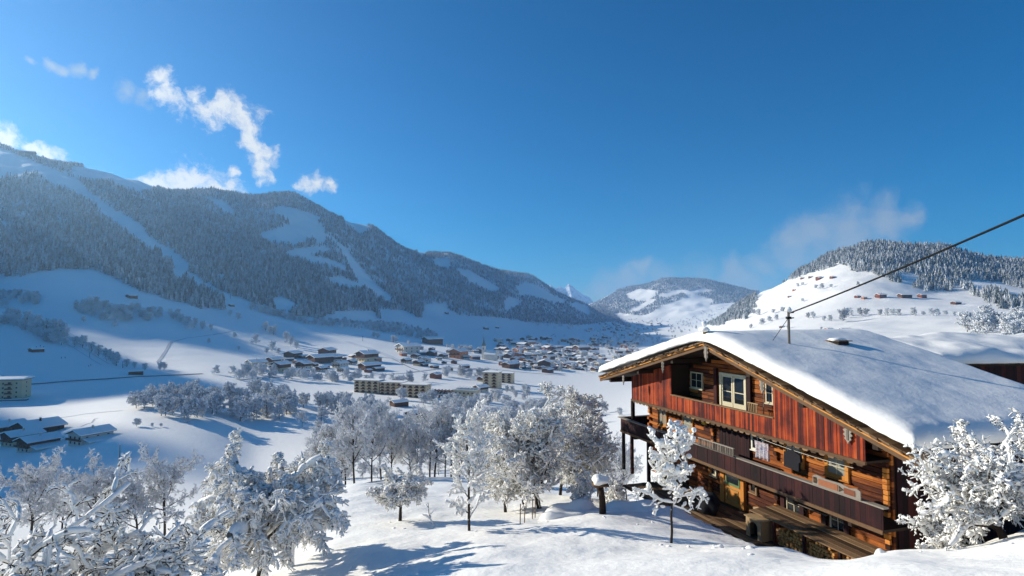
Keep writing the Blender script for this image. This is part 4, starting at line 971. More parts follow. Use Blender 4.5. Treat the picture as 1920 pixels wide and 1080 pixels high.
t = flats(905, 726, R(-14), 5, 16, 14, 'square pale tower of flats with dark balconies below the church', 1.15)
t = flats(938, 717, R(-14), 4, 16, 12, 'lower brown block of flats just behind the square pale tower', 1.0)
# solar-roofed building: rows of tilted panels
def solar():
    t = thing('solar_building', 'yellow building with rows of tilted snowy solar panels on flat roofs', 'building'); t.location = hit(850, 748); t.rotation_euler = (0,0,R(-16)); t.scale = (.95,)*3
    mb = MB(); mb.box(0, 22, 0, 12, -2, 8.5, .4); mb.build('walls', M_WYEL, t); mb = MB(); mb.box(-26, -.1, -4, 12, -2, 4.2, .4); mb.build('low_wing', M_WOOD2, t)
    mb = MB(); mb.box(-.8, 22.8, -.8, 12.8, 8.503, 9.3); mb.build('roof_snow', M_SNOW_BRANCH, t); mb = MB(); mb.box(-26.8, -.85, -4.8, 12.8, 4.203, 4.9); mb.build('roof_snow', M_SNOW_BRANCH, t)
    for k in range(6): x = 1+k*3.6; mb = MB(); mb.prism([(x,9.4),(x+2.6,10.6),(x+2.6,10.9),(x,9.7)], 'y', .5, 11.5, .4); mb.build('solar_panel', M_SNOW_BRANCH, t)
    for k in range(7): x = -25.5+k*3.6; mb = MB(); mb.prism([(x,5.0),(x+2.5,7.0),(x+2.5,7.4),(x,5.3)], 'y', -4, 12, .4); mb.build('solar_panel', M_SNOW_BRANCH, t); mb = MB(); mb.prism([(x+2.52,4.95),(x+2.7,4.95),(x+2.62,7.3),(x+2.52,7.3)], 'y', -4, 12, .4); mb.build('panel_back', M_WOOD2, t)
    for k in range(5): mb = MB(); mb.box(1.5+k*4.2, 3.2+k*4.2, -.06, -.003, 5, 6.6); mb.build('window', M_WIN, t); mb = MB(); mb.box(1.5+k*4.2, 3.2+k*4.2, -.06, -.003, 1.5, 3.1); mb.build('window', M_WIN, t)
    for y in (3, 8): mb = MB(); mb.box(22.003, 22.06, y, y+1.4, 5, 6.4); mb.build('window', M_WIN, t)
solar()
# church
def church():
    h = hit(907, 673); t = thing('village_church', 'pale village church with a tall pointed green spire', 'church', h, R(-20)); 
    mb = MB(); mb.box(-3.2, 3.2, -3.2, 3.2, -2, 26, .9); mb.build('tower', M_WPALE, t)
    mb = MB(); mb.prism([(-3.5,26.003),(3.5,26.003),(0,48)], 'y', -.01, .01); 
    sp = MB(); a = [(-3.6,-3.6,26.01),(3.6,-3.6,26.01),(3.6,3.6,26.01),(-3.6,3.6,26.01),(-1.5,-1.5,32),(1.5,-1.5,32),(1.5,1.5,32),(-1.5,1.5,32),(0,0,48)]
    sp.add(a, [(0,1,2,3),(0,1,5,4),(1,2,6,5),(2,3,7,6),(3,0,4,7),(4,5,8),(5,6,8),(6,7,8),(7,4,8)], .5); sp.build('spire', M_SPIRE, t)
    mb = MB(); mb.tube([(0,0,47.8),(0,0,50)], .15, 6); mb.build('cross', M_IRON, t)
    for s in (-1, 1): mb = MB(); mb.box(-.8, .8, s*3.203, s*3.26, 19, 22.5); mb.build('window', M_WIN, t); mb = MB(); mb.box(s*3.203, s*3.26, -.8, .8, 19, 22.5); mb.build('window', M_WIN, t)
    mb = MB(); mb.box(3.25, 27, -6.5, 6.5, -2, 9.5, .8); mb.prism([(-6.5,9.503),(6.5,9.503),(0,17)], 'x', 3.25, 27, .8); mb.build('nave', M_WPALE, t)
    mb = MB()
    for s in (-1, 1): mb.prism([(0,17.05),(s*7,9.2),(s*7,9.7),(0,17.7)], 'x', 3.25, 27.5, .5)
    mb.build('roof_snow', M_SNOW_BRANCH, t)
M_SPIRE = flat_mat('copper_green', (.10,.17,.13))
church()
CH_P = [house('village_house', 'snow covered house', 11, 13, 5.4, M_WPALE, M_WOOD2, wins=(3,2), side_w=2),
        house('village_house', 'snow covered house', 12, 16, 5.8, M_WPALE, M_WPALE, wins=(3,2), side_w=3),
        house('village_house', 'snow covered house', 12, 20, 5.0, M_WOOD2, M_WOOD2, wins=(2,1), side_w=2, balcony=False, chimney=False),
        house('village_house', 'snow covered house', 12, 15, 6.8, M_WYEL, M_WOOD2, wins=(3,2), side_w=2),
        house('village_house', 'snow covered house', 12, 14, 6.4, M_WRED, M_WRED, wins=(3,2), side_w=2),
        house('village_house', 'snow covered house', 13, 16, 7.2, M_WORG, M_WORG, wins=(3,2), side_w=3)]
KIND = ['pale and brown', 'pale', 'dark wooden', 'yellow and brown', 'red', 'orange']
def vh(k, px, py, wpx, rz, label, group=None): return place(CH_P[k], px, py, R(rz+(22 if px < 1100 else 0)), wpx=wpx, label=label, group=group)
G1 = 'houses at the near edge of the village'
for k, px, py, wp, rz, lab in [(1,466,690,22,-60,'long pinkish house at the edge of the meadow, first of the village row'),(0,505,684,22,-50,'pale gabled house between the pinkish house and a dark barn'),(3,515,697,24,-40,'brown house in the front row beside the first frosted belt tree'),
    (2,541,671,20,-30,'dark barn standing highest above the first village houses'),(0,562,692,22,-40,'gabled house just below the dark barn'),(2,583,680,24,-60,'long brown roofed house beside the highest dark barn'),(2,606,665,20,-30,'dark timber house at the foot of the sunny piste'),
    (0,618,679,22,-45,'wide roofed house below the dark timber house'),(1,630,690,18,-45,'narrow pale house in the front row of chalets'),(0,655,684,15,-40,'small house standing alone with a snowy cone shaped roof'),(3,675,678,26,-60,'large brown house nearest the sunny piste'),(2,678,694,22,-60,'low wide roofed house below the large brown house'),
    (1,638,698,14,-40,'tiny pale shed house in the front row'),(0,596,697,16,-50,'low snow covered house between two front row chalets'),(0,545,702,16,-50,'brown hut touching the frosted belt')]:
    vh(k, px, py, wp, rz, lab, G1)
G2 = 'houses along the foot of the piste'
for k, px, py, wp, rz, lab in [(1,750,662,26,-70,'long pale hotel at the foot of the piste'),(2,797,644,24,-70,'long low barn alone on the slope above the hotel'),(0,752,657,14,-60,'small house behind the long pale hotel'),(0,776,672,14,-30,'pale gabled house right of the long hotel'),(1,795,680,15,-30,'white house with dark balcony in the gap of the trees'),
    (3,780,686,14,-50,'yellow house in the gap of the trees'),(0,757,681,14,-50,'house behind the lone dark spruce'),(2,806,667,15,-30,'dark chalet between the hotel and the orange house'),(0,828,672,14,-40,'brown chalet just before the orange house'),(5,852,672,22,-50,'orange house with a broad snowy roof'),(4,812,710,15,-50,'reddish round roofed house among the frosted belt'),
    (4,1033,658,13,-40,'brightest red house in the middle of the village'),(4,1073,642,12,-40,'red house at the far edge of the village field'),(2,1080,658,24,-75,'long barn beside the round village field'),(2,897,662,14,-30,'dark brown chalet left of the church'),(3,963,684,12,-40,'small yellow house below the village centre'),(2,948,690,18,-60,'long roofed dark house below the small yellow house'),
    (3,1020,692,22,-30,'big brown hotel block at the lower edge of the village'),(2,1022,699,14,-50,'low orange roofed barn standing lowest before the open field'),(1,1117,688,16,-50,'pale house at the edge of the open field'),(0,1112,697,14,-50,'snowy house lowest at the edge of the open field'),
    (2,735,762,18,-70,'low flat shed before the long flats'),(2,765,783,16,-60,'dark garage among the trees below the long flats'),(0,900,716,16,-60,'low house left of the square pale tower'),(0,893,735,20,-70,'low snowy house between solar building and square tower')]:
    vh(k, px, py, wp, rz, lab, G2)
rr = random.Random(3); placed = []
def scat(poly, n, wlo, whi, label, group, mind=5):
    c = 0; t = 0
    while c < n and t < 6000:
        t += 1; a = rr.uniform(min(p[0] for p in poly), max(p[0] for p in poly)); b = rr.uniform(min(p[1] for p in poly), max(p[1] for p in poly))
        if not inpoly(np.array([a]), np.array([b]), poly)[0]: continue
        if any(abs(a-q[0]) < mind*1.6 and abs(b-q[1]) < mind*.7 for q in placed): continue
        placed.append((a, b)); k = rr.choice([0,0,0,1,2,2,2,3,4,5,0])
        vh(k, a, b, rr.uniform(wlo, whi), rr.choice([-70,-55,-40,-30,20,-80])+rr.uniform(-8,8), '%s %s' % (KIND[k], label)+spot(a, b, poly), group+' ('+KIND[k]+')'); c += 1
scat([(925,648),(960,645),(1010,642),(1050,655),(1110,668),(1110,690),(1060,694),(1000,696),(960,690),(900,680),(930,668)], 62, 9, 14, 'house in the village centre', 'houses in the village centre', 6)
scat([(1050,636),(1110,630),(1190,640),(1180,665),(1120,660),(1060,648)], 32, 6, 9, 'small house beyond the village field', 'houses beyond the village field', 4)
scat([(1090,620),(1180,612),(1230,618),(1190,630),(1110,632)], 24, 3.5, 6, 'tiny house at the valley bend', 'houses where the valley narrows', 3)
scat([(1110,668),(1160,666),(1180,690),(1125,690)], 8, 8, 11, 'house between the open field and the farmhouse eave', 'houses by the open field', 6)
scat([(470,668),(600,664),(705,676),(705,700),(560,704),(470,696)], 16, 8, 12, 'house in the first village row', 'houses in the first village row', 9)
scat([(735,655),(890,652),(900,690),(850,700),(760,690)], 22, 8, 12, 'house by hotel and church', 'houses between hotel and church', 8)
scat([(1120,608),(1200,603),(1250,608),(1230,616),(1130,616)], 20, 3, 4.5, 'tiny house far up the valley', 'houses far up the valley', 2.5)
scat([(940,646),(1120,652),(1130,692),(960,692)], 26, 6, 10, 'small house wedged into the village', 'small houses wedged into the village', 4)
scat([(900,640),(960,636),(1000,632),(1040,640),(960,646)], 8, 8, 11, 'house along the back edge of the village', 'houses along the back edge', 6)
for i in range(9): vh(2, 1050+i*6, 690+i*.6, 5, -30, 'small dark garage in the slanting garage row, number %d from its left end' % (i+1), 'garage row')
# farms on the sunlit hill
for k, px, py, wp, rz, lab in [(4,1503,524,7,-70,'reddish farm leftmost at the top of the sunlit slope'),(2,1518,522,9,-80,'dark farm at the top of the sunlit slope'),(4,1533,526,13,-80,'long red barn at the top of the sunlit slope'),(4,1558,523,9,-80,'red cottage nearest the forest at the top of the sunlit slope'),
    (5,1488,546,6,-60,'small orange cottage alone on the sunlit slope'),(2,1479,558,7,-70,'dark hay hut alone on the sunlit slope'),(4,1605,559,9,-70,'reddish farm leftmost in the middle farm row'),(5,1617,561,7,-80,'small orange shed in the middle farm row'),(4,1645,559,15,-85,'long red barn in the middle farm row'),
    (2,1687,558,15,-85,'long dark barn in the middle farm row'),(4,1724,558,12,-80,'red farm rightmost in the middle farm row'),(2,1787,571,12,-70,'dark farmhouse beside the hedge under the grove'),(5,1549,622,9,-80,'small orange roof showing above the farmhouse snow'),(2,1576,622,14,-85,'long low barn showing above the farmhouse snow'),(2,1464,615,4,-60,'tiny hut left of the roof pole'),
    (0,1893,556,11,-80,'pale farm between the two small woods'),(2,239,558,10,-40,'timber hut above the copse on the shaded meadow'),(2,430,574,6,-40,'small hut at the foot of the ski run'),(2,57,660,6,-40,'tiny dark hut on the ski slope'),(2,241,702,11,-80,'low dark shed beside the valley road'),(2,835,588,5,-50,'tiny hay hut on the shaded field under the forest'),
    (2,908,617,6,-60,'hay hut on the shaded field, the bigger of two'),(2,930,615,4,-60,'hay hut on the shaded field, the smaller of two')]:
    vh(k, px, py, wp*(.8 if px > 1400 else 1), rz, lab)
# mountain station and ridge huts
place(CH_P[2], 38, 290, R(-70), wpx=24, label='mountain station on the skyline at the top of the ski run'); place(CH_P[2], 122, 310, R(-70), wpx=12, label='low hut on the skyline ridge above the ski run')
# road, tracks, lift masts, poles
def strip(name, pix, w, mat, dz, label=None, cat=None, kind='structure', sub=14):
    P_ = [hit(*p) for p in pix]; pts_ = []
    for a, b in zip(P_, P_[1:]):
        for i in range(sub): t = i/sub; q = a.lerp(b, t); pts_.append(q)
    pts_.append(P_[-1]); V = []; Fc = []
    for i, p in enumerate(pts_):
        d = (pts_[min(i+1, len(pts_)-1)]-pts_[max(i-1, 0)]); nrm = Vector((-d.y, d.x, 0)).normalized()*w/2
        for s in (-1, 1): q = p+nrm*s; V.append((q.x, q.y, gz(q.x, q.y)+dz))
    for i in range(len(pts_)-1): Fc.append((2*i, 2*i+1, 2*i+3, 2*i+2))
    o = link(name, mesh_np(name, V, Fc, mat, True)); tag(o, label, cat, kind=kind); return o
M_ROAD = flat_mat('cleared_road', (.16,.17,.19), .8); M_TRACK = flat_mat('trodden_snow', (.45,.47,.50), .8)
strip('road', [(55,721),(120,716),(200,711),(280,706),(380,701)], 5, M_ROAD, .35)
strip('path', [(296,679),(304,669),(311,658),(318,645),(322,641)], 3.5, M_TRACK, .25)
strip('path', [(318,642),(350,634),(400,628),(440,620)], 1.5, M_TRACK, .2)
strip('path', [(152,800),(163,795),(172,793),(177,786),(184,784)], .9, M_TRACK, .12, sub=4)
strip('path', [(1025,650),(1030,641),(1033,630),(1040,626)], 5, M_TRACK, .3)
M_GROOM = flat_mat('groomed_snow', (.74,.74,.74), .8)
for k_ in range(3): strip('path', [(92+k_*9,612-k_*2),(120+k_*12,640-k_*3),(155+k_*14,663-k_*3),(190+k_*14,684-k_*2)], 1.6, M_GROOM, .15)
strip('road', [(445,712),(520,707),(600,703),(690,704),(760,700),(840,690),(920,692),(1000,700),(1060,704)], 5, M_TRACK, .3, sub=10)
strip('road', [(700,668),(735,672),(770,690),(800,700)], 4, M_TRACK, .3, sub=10)
strip('path', [(650,640),(690,652),(730,668),(745,676)], 14, M_GROOM, .2)
strip('path', [(20,800),(60,793),(100,785),(160,776),(230,770)], 1.2, M_GROOM, .12, sub=6)
def mast(px, py, hpx, label, T=True, group=None, cat='mast', r=.012):
    h = hit(px, py); H = hpx/F*h.y; t = thing('lift_mast' if T else 'wooden_pole', label, cat, h, group=group)
    mb = MB(); mb.tube([(0,0,-.5),(0,0,H)], [H*r*1.3, H*r], 8); mb.build('mast' if T else 'shaft', M_IRON if T else M_TIMBER, t)
    if T: mb = MB(); mb.bar((-H*.16,0,H*.97), (H*.16,0,H*.97), H*.03); mb.build('crossarm', M_IRON, t); return t
    blob('snow_cap', M_SNOW_BRANCH, (0,0,H), (H*r*1.5,H*r*1.5,H*r), t); return t
mast(224, 864, 30, 'dark wooden pole standing alone in the shaded field below the farmhouses', False, cat='pole', r=.022)
for px, py, hp in [(26,612,9),(69,628,9),(115,647,9),(168,670,9),(230,690,12),(432,560,8),(680,640,9)]: mast(px, py, hp, 'small tow lift mast on the snow slope', True, 'tow lift masts', r=.03)
# skiers on the slope
def skier(px, py, lean, label):
    h = hit(px, py); s = 1.0; t = thing('person', label, 'person', h, random.uniform(0, 6), 'skiers on the slope')
    bm = bmesh.new(); J = [(0,0,.95),(0,.02,1.2),(0,.05,1.45),(0,.06,1.6),(0,.08,1.75),(.12,0,.9),(.16,.15,.5),(.15,0,.08),(-.12,0,.9),(-.16,.15,.5),(-.15,0,.08),(.22,.03,1.4),(.38,.15,1.15),(.42,.35,1.0),(-.22,.03,1.4),(-.38,.15,1.15),(-.42,.35,1.0)]
    E = [(0,1),(1,2),(2,3),(3,4),(0,5),(5,6),(6,7),(0,8),(8,9),(9,10),(2,11),(11,12),(12,13),(2,14),(14,15),(15,16)]; RR = [.17,.17,.19,.07,.12,.12,.09,.07,.12,.09,.07,.08,.06,.05,.08,.06,.05]
    me = bpy.data.meshes.new('person'); me.from_pydata(J, E, []); o = link('body', me, t); me.materials.append(M_BLACK)
    md = o.modifiers.new('s', 'SKIN'); 
    for i, v in enumerate(me.skin_vertices[0].data if me.skin_vertices else []): v.radius = (RR[i],)*2; v.use_root = i == 0
    o.modifiers.new('ss', 'SUBSURF').levels = 1
    for sx in (-1, 1): mb = MB(); mb.box(sx*.15-.05, sx*.15+.05, -.7, .9, .0, .04); mb.build('ski', M_RED, t)
for i, (px, py) in enumerate([(68,652),(76,650),(82,652),(115,672),(122,672),(166,688),(170,686)]): skier(px, py, 0, ['dark clad skier in the trio high on the slope','dark clad skier in the pair lower on the slope','dark clad skier in the lowest pair near the hedge foot'][0 if i < 3 else 1 if i < 5 else 2])
# ------------------------------------------------------------------ orchard trees near the camera
def orchard(name, label, base_px, depth, H, lv, seed, snow, cat='fruit tree', rz=0, z=None, **k):
    kk = dict(lift=.75, dens=.92, trunk_levels=2); 
    for q in list(k):
        if q in ('trunk_snow', 'lift','dens','trunk_levels','ks','hug'): kk[q] = k.pop(q)
    u, w = px2dir(*base_px); x, y = u*depth, depth; z = gz(x, y)-.1 if z is None else z
    t = thing(name, label, cat, (x, y, z), rz); S = grow(seed, H, lv, **k); tree_parts(S, t, snow, seed=seed, **kk); return t
A1 = [(1,.36,6,.12),(11,1.18,8,.20),(9,.48,6,.28),(8,.5,4,.30),(9,.62,2,.34)]
K1 = dict(trunk_snow=True, spread=.85, droop=.72, up=.55, top=.5, dens=.9, hug=.7)
orchard('apple_tree', 'largest old apple tree with drooping snow laden crown and bent trunk', (487,1085), 15.5, 6.7, A1, 41, (.06,.10,.07,.046,.028), lean=(-.02,.1), r0=.13, trunk=.5, **K1)
orchard('apple_tree', 'apple tree just behind the largest one, its boughs touching it', (545,1045), 18.5, 5.9, A1, 12, (.05,.085,.06,.042,.027), lean=(.2,0), r0=.10, trunk=.45, **K1)
orchard('apple_tree', 'flat spreading apple tree at the lower edge beside the largest one', (291,1078), 17.5, 4.2, A1, 13, (.05,.085,.06,.042,.027), lean=(-.1,.1), r0=.09, spread=1.0, droop=.5, up=.3, trunk=.6, top=.5, dens=.9, hug=.7)
A3 = [(1,.40,5,.1),(15,1.7,10,.11),(12,.40,6,.22),(6,.45,4,.3),(4,.5,2,.35)]
orchard('apple_tree', 'close apple tree whose long snowy boughs slant up from the corner', (-190,1300), 6.6, 4.1, A3, 14, (.05,.046,.034,.021,.013), lean=(.3,.1), r0=.09, spread=.6, droop=.12, up=.05, trunk=.3, top=.3, aim=(1.0,.35,.05), dens=.6, hug=.85)
A4 = [(1,.36,5,.1),(12,1.2,7,.2),(8,.5,4,.3),(7,.5,3,.32),(6,.6,2,.36)]
orchard('apple_tree', 'small spreading apple tree alone on the open snow', (750,978), 24, 3.6, A4, 15, (.04,.07,.055,.04,.028), lean=(.05,0), r0=.08, spread=.95, droop=.3, up=.3, trunk=.45, top=.5, dens=.9, hug=.7)
A5 = [(1,.92,8,.06),(16,.36,5,.18),(8,.5,4,.3),(5,.5,2,.35)]
orchard('young_pear_tree', 'slender upright young tree with knobbly snow clumps', (880,985), 20.5, 4.1, A5, 16, (.03,.05,.05,.042), r0=.05, spread=.7, droop=.1, up=.6, trunk=.12, top=.5, lift=.6, dens=.7)
A6 = [(1,.55,7,.1),(14,.85,8,.16),(10,.5,6,.25),(7,.52,3,.3),(7,.6,2,.34)]
K6 = dict(spread=.75, droop=.2, up=.5, top=.5, dens=.9, hug=.7)
orchard('cherry_tree', 'tall wide cherry tree thick with frost between the small tree and the farmhouse', (1012,930), 27.0, 6.3, A6, 17, (.05,.08,.06,.043,.031), lean=(-.1,0), r0=.12, trunk=.15, **K6)
orchard('cherry_tree', 'leaning frosted tree tangled with the tall cherry tree', (985,935), 28, 5.6, A6, 18, (.04,.07,.055,.042,.03), lean=(-.3,0), r0=.09, trunk=.15, **K6)
orchard('cherry_tree', 'frosted tree behind the tall cherry, closest to the balcony end', (1080,915), 32, 5.6, A6, 19, (.04,.07,.05,.04,.03), lean=(.1,0), r0=.09, trunk=.12, **K6)
orchard('cherry_tree', 'frosted tree at the outer edge of the cherry group, lowest crown', (948,932), 27.5, 4.6, A6, 31, (.04,.07,.05,.04,.03), lean=(-.1,0), r0=.08, trunk=.12, **K6)
orchard('cherry_tree', 'frosted tree rising highest at the back of the cherry group', (1050,905), 35, 7.8, A6, 32, (.04,.07,.05,.04,.03), lean=(.05,0), r0=.1, trunk=.12, **K6)
A8 = [(1,.95,8,.05),(17,.38,5,.16),(6,.5,3,.3),(4,.5,2,.35)]
orchard('young_fruit_tree', 'small young tree with bare thin trunk before the farmhouse facade', (1258,1005), 17, 3.75, A8, 20, (.035,.07,.06,.042), r0=.04, spread=1.0, droop=.12, up=.15, trunk=.30, top=1.05, lift=.6, dens=.7)
A9 = [(1,.40,5,.15),(13,1.5,9,.15),(9,.45,6,.22),(6,.5,4,.26),(4,.6,2,.3)]
orchard('plum_tree', 'low gnarled fruit tree spreading before the shaded farmhouse side', (1885,990), 12.3, 2.9, A9, 21, (.06,.075,.045,.028,.016), lean=(-.3,0), r0=.09, spread=.9, droop=.12, up=.12, trunk=.2, top=.25, aim=(-.75,-.1,.08), dens=.85, hug=.7)
orchard('plum_tree', 'second low fruit tree at the far right before the dark farm wall', (1985,990), 13.8, 3.4, A9, 22, (.06,.075,.045,.028,.016), lean=(-.15,0), r0=.09, spread=.9, droop=.2, up=.35, trunk=.3, top=.4, dens=.85, hug=.7)
orchard('plum_tree', 'lowest twiggy fruit bush with a split stem before the dark wall', (1775,1005), 13.0, 1.4, A9, 33, (.05,.06,.04,.024,.013), lean=(-.1,0), r0=.05, spread=.9, droop=.15, up=.2, trunk=.2, top=.3, dens=.3)
SHB = [(1,.5,4,.1),(13,1.0,6,.2),(8,.5,4,.3),(5,.5,2,.35)]
orchard('shrub', 'snow crusted bush at the foot of the balcony posts', (1150,905), 29.5, 2.2, SHB, 23, (.04,.06,.05,.036), cat='bush', r0=.05, spread=.7, droop=.2, up=.5, trunk=.05)
orchard('shrub', 'snow crusted low bush behind the snow capped post', (1090,925), 27, 2.4, SHB, 24, (.04,.07,.055,.036), cat='bush', r0=.05, spread=.8, droop=.3, up=.4, trunk=.05)
orchard('sapling', 'tiny bent sapling with a snow heap at its foot', (815,972), 22.5, 1.1, [(1,.9,5,.1),(5,.4,3,.2)], 25, (.05,.03), cat='sapling', r0=.02, lean=(-.4,0), trunk_levels=1)
# ---- things standing in the snow
def on_ground(px, depth, dz=0):
    u, w = px2dir(px, 900); return Vector((u*depth, depth, gz(u*depth, depth)+dz))
p = on_ground(1130, 23.5); t = thing('feeding_post', 'leaning dark wooden post under a thick square snow cap', 'post', p)
mb = MB(); mb.tube([(0,0,-.3),(-.02,0,.55),(-.1,0,1.15)], [.15,.13,.12], 10); mb.build('stump', M_SHADOW, t, True)
mb = MB(); mb.bar((.02,-.02,.75), (-.35,-.05,1.2), .06, .1); mb.box(-.42,.22,-.3,.3,1.15,1.2); mb.build('board', M_TIMBER, t)
blob('snow_cap', M_SNOW_ROOF, (-.1,0,1.36), (.36,.33,.2), t, 3, sub=3)
for i, (px, D, h) in enumerate([(975,22.5,.75),(983,22.8,.5),(998,24,.8),(1003,24.5,.9),(818,23,.35)][:4]):
    p = on_ground(px, D); mb = MB(); mb.tube([(0,0,-.2),(.02,0,h)], .022, 6); o = mb.build('stake', M_TIMBER, None, loc=p); tag(o, 'thin wooden stake poking out of the snow by the tall cherry', 'stake', 'stakes by the cherry tree')
def mound(px, D, r, h, label, seed=0):
    p = on_ground(px, D, -h*.35); o = blob('snow_mound', M_SNOW_ROOF, (0,0,0), (r, r*.8, h), None, seed, p, 3); tag(o, label, 'snow mound')
mound(1345, 15.5, .16, .13, 'small round snow lump nearest the yard edge'); mound(1405, 15.2, .16, .08, 'flat snow lump beside the small round one', 2); mound(1648, 12.2, .14, .14, 'bright snow lump at the farmhouse corner', 3)
mound(1055, 24, .9, .5, 'snow heap at the foot of the tall cherry', 4); mound(1190, 25, 1.2, .6, 'broad snow heap beside the snow capped post', 5); mound(1075, 25.5, 1.0, .6, 'snow heap behind the snow capped post', 6)
# ---- things in the yard and on the balcony (placed in the farmhouse frame)
def fpos(lx, ly, z): q = CH+ex*lx+ey*ly; return Vector((q.x, q.y, z))
def fthing(name, label, cat, lx, ly, z, group=None): return thing(name, label, cat, fpos(lx, ly, z), CH_RZ, group)
sh = fthing('wood_shelter', 'long plank shelf roof on posts sheltering the firewood', 'shelter', 2.7, 0, ZDECK)
mb = MB()
for i in range(5): mb.box(0, 6.4, -.45+i*.3, -.16+i*.3, .92+i*.015, .965+i*.015)
mb.build('plank_top', M_TIMBER, sh)
for x in (.06, 1.35, 2.9, 4.5, 6.3): mb = MB(); mb.box(x-.05, x+.05, -.42, -.32, -.05, .915); mb.build('post', M_DARKB, sh)
lg = None; lr = random.Random(5)
lmb = MB(); lmb.tube([(0,0,0),(0,.45,0)], .065, 7, .8); lme = lmb.mesh('firewood_log', ramp_mat('cut_wood', [(0,(.30,.12,.03)),(1,(.62,.32,.10))], .8, .6, 30))
for r in range(7):
    for c in range(28):
        if lr.random() < .06 or (r == 6 and lr.random() < .5): continue
        o = bpy.data.objects.new('firewood_log', lme); COL.objects.link(o)
        q = fpos(4.2+c*.135+(r % 2)*.067, -.28+lr.uniform(-.05,.05), ZDECK+.07+r*.117); o.location = q; o.rotation_euler = (lr.uniform(-.05,.05), 0, CH_RZ); s_ = lr.uniform(.8, 1.02); o.scale = (s_, 1, s_)
        tag(o, 'split firewood log stacked under the plank shelf', 'firewood log', 'firewood logs under the shelf')
kb = fthing('kennel', 'small wooden kennel with arched opening beside the firewood', 'kennel', 2.85, -.75, ZDECK)
mb = MB(); n_a = 10; arch = [(.22,.0),(.22,.5)]+[(.22+.46*(1-math.cos(math.pi*i/n_a))/2, .5+.16*math.sin(math.pi*i/n_a)) for i in range(1, n_a)]+[(.68,.5),(.68,0)]
for a, b in zip(arch[1:-1], arch[2:]): mb.prism([(a[0],a[1]),(b[0],b[1]),(b[0],.8),(a[0],.8)], 'y', 0, .04, .6)
mb.box(0,.22,0,.04,0,.8,.6); mb.box(.68,.9,0,.04,0,.8,.6); mb.build('front_panel', M_BEIGE, kb)
mb = MB(); mb.box(.0,.03,.041,.7,0,.8); mb.box(.87,.9,.041,.7,0,.8); mb.box(.031,.869,.67,.7,0,.8); mb.box(-.05,.95,-.06,.75,.803,.84); mb.build('sides_and_roof', M_BEIGE, kb)
mb = MB(); mb.box(.15,.75,.3,.34,.01,.7); mb.build('dark_inside', M_SHADOW, kb)
tp = fthing('covered_bundle', 'bulky bundle under a black cover in front of the orange door', 'bundle', .1, -.6, ZDECK)
blob('black_cover', M_BLACK, (0,0,.42), (.75,.4,.48), tp, 1.3, sub=3); blob('pale_roll', M_GREY, (-.7,-.1,.75), (.2,.15,.08), tp, 2); mb = MB(); mb.box(-.15,-.05,-.44,-.38,.35,.42); mb.build('reflector', M_RED, tp)
sg = fthing('carved_sign_board', 'small pale carved board standing beside the orange door', 'board', 1.75, .55, ZDECK+.1)
mb = MB(); mb.prism([(0,0),(.55,0),(.6,.25),(.5,.62),(.3,.68),(.02,.6)], 'y', 0, .04, .8)
mb.build('plate', M_BEIGE, sg); mb = MB()
for a in ((.12,.42,.2,.5),(.28,.42,.4,.5),(.1,.2,.2,.3),(.3,.2,.42,.3)): mb.box(a[0], a[2], -.012, -.002, a[1], a[3])
mb.build('carving', M_TIMBER, sg)
# wall shelf, letter box, rack, carved board, rug, coat, line, tools
lx, z = fp(1527, 955, 1.0); t = fthing('wall_shelf', 'grey plank shelf on brackets between the lower windows', 'shelf', lx, 1.1, z)
mb = MB(); mb.box(-.75,.75,-.28,-.0,0,.04); mb.build('plank', M_GREY, t)
for s in (-.5, .5): mb = MB(); mb.prism([(0,-.003),(0,-.3),(-.24,-.003)], 'x', s-.03, s+.03); mb.build('bracket', M_DARKB, t)
lx, z = fp(1323, 796, 1.15); t = fthing('letter_box', 'small yellow box on the log wall under the jetty', 'box', lx, 1.1, z)
mb = MB(); mb.box(-.14,.14,-.1,.0,0,.26); mb.build('case', M_YELLOW, t); mb = MB(); mb.prism([(-.13,.263),(.0,.263),(0,.31)], 'x', -.16, .16); mb.build('lid', M_YELLOW, t)
a, z = fp(1313, 832, -.2); b = fp(1379, 850, -.2)[0]; t = fthing('slatted_rack', 'grey slatted hay rack lying on the lower balcony rail', 'rack', a, -.2, -6.27)
mb = MB(); n_ = int((b-a)/.12)
for i in range(n_+1): mb.box(i*.12, i*.12+.035, -.12, -.08, .03, .34)
mb.build('slats', M_GREY, t); mb = MB(); mb.box(0,b-a+.03,-.16,-.04,0,.028); mb.box(0,b-a+.03,-.14,-.06,.342,.38); mb.build('rails', M_GREY, t)
a, z = fp(1527, 893, -.2); b = fp(1617, 915, -.2)[0]; t = fthing('carved_board', 'weathered carved and painted board leaning on the rail end', 'board', a, -.2, -6.27)
mb = MB(); L_ = b-a; mb.prism([(0,0),(L_,0),(L_,.3),(L_*.93,.36),(L_*.8,.3),(L_*.62,.36),(L_*.3,.34),(L_*.1,.4),(.02,.34)], 'y', -.1, -.06, .6); mb.build('panel', M_GREY, t)
mb = MB(); mb.box(L_*.14, L_*.55, -.115, -.102, .06, .28); mb.box(L_*.68, L_*.9, -.115, -.102, .06, .26); mb.build('painted_field', M_RUST, t)
mb = MB()
for i in range(5): x = L_*(.58+.02*i); mb.prism([(x,.06+.03*i),(x+.05,.16),(x,.27-.02*i)], 'y', -.125, -.102, .3)
for i in range(4): x = L_*(.03+.02*i); mb.prism([(x,.08),(x+.04,.2),(x,.3)], 'y', -.12, -.102, .3)
mb.build('carving', M_TIMBER, t)
m, n, l, b_ = new_mat('rag_rug'); M_RUG = m
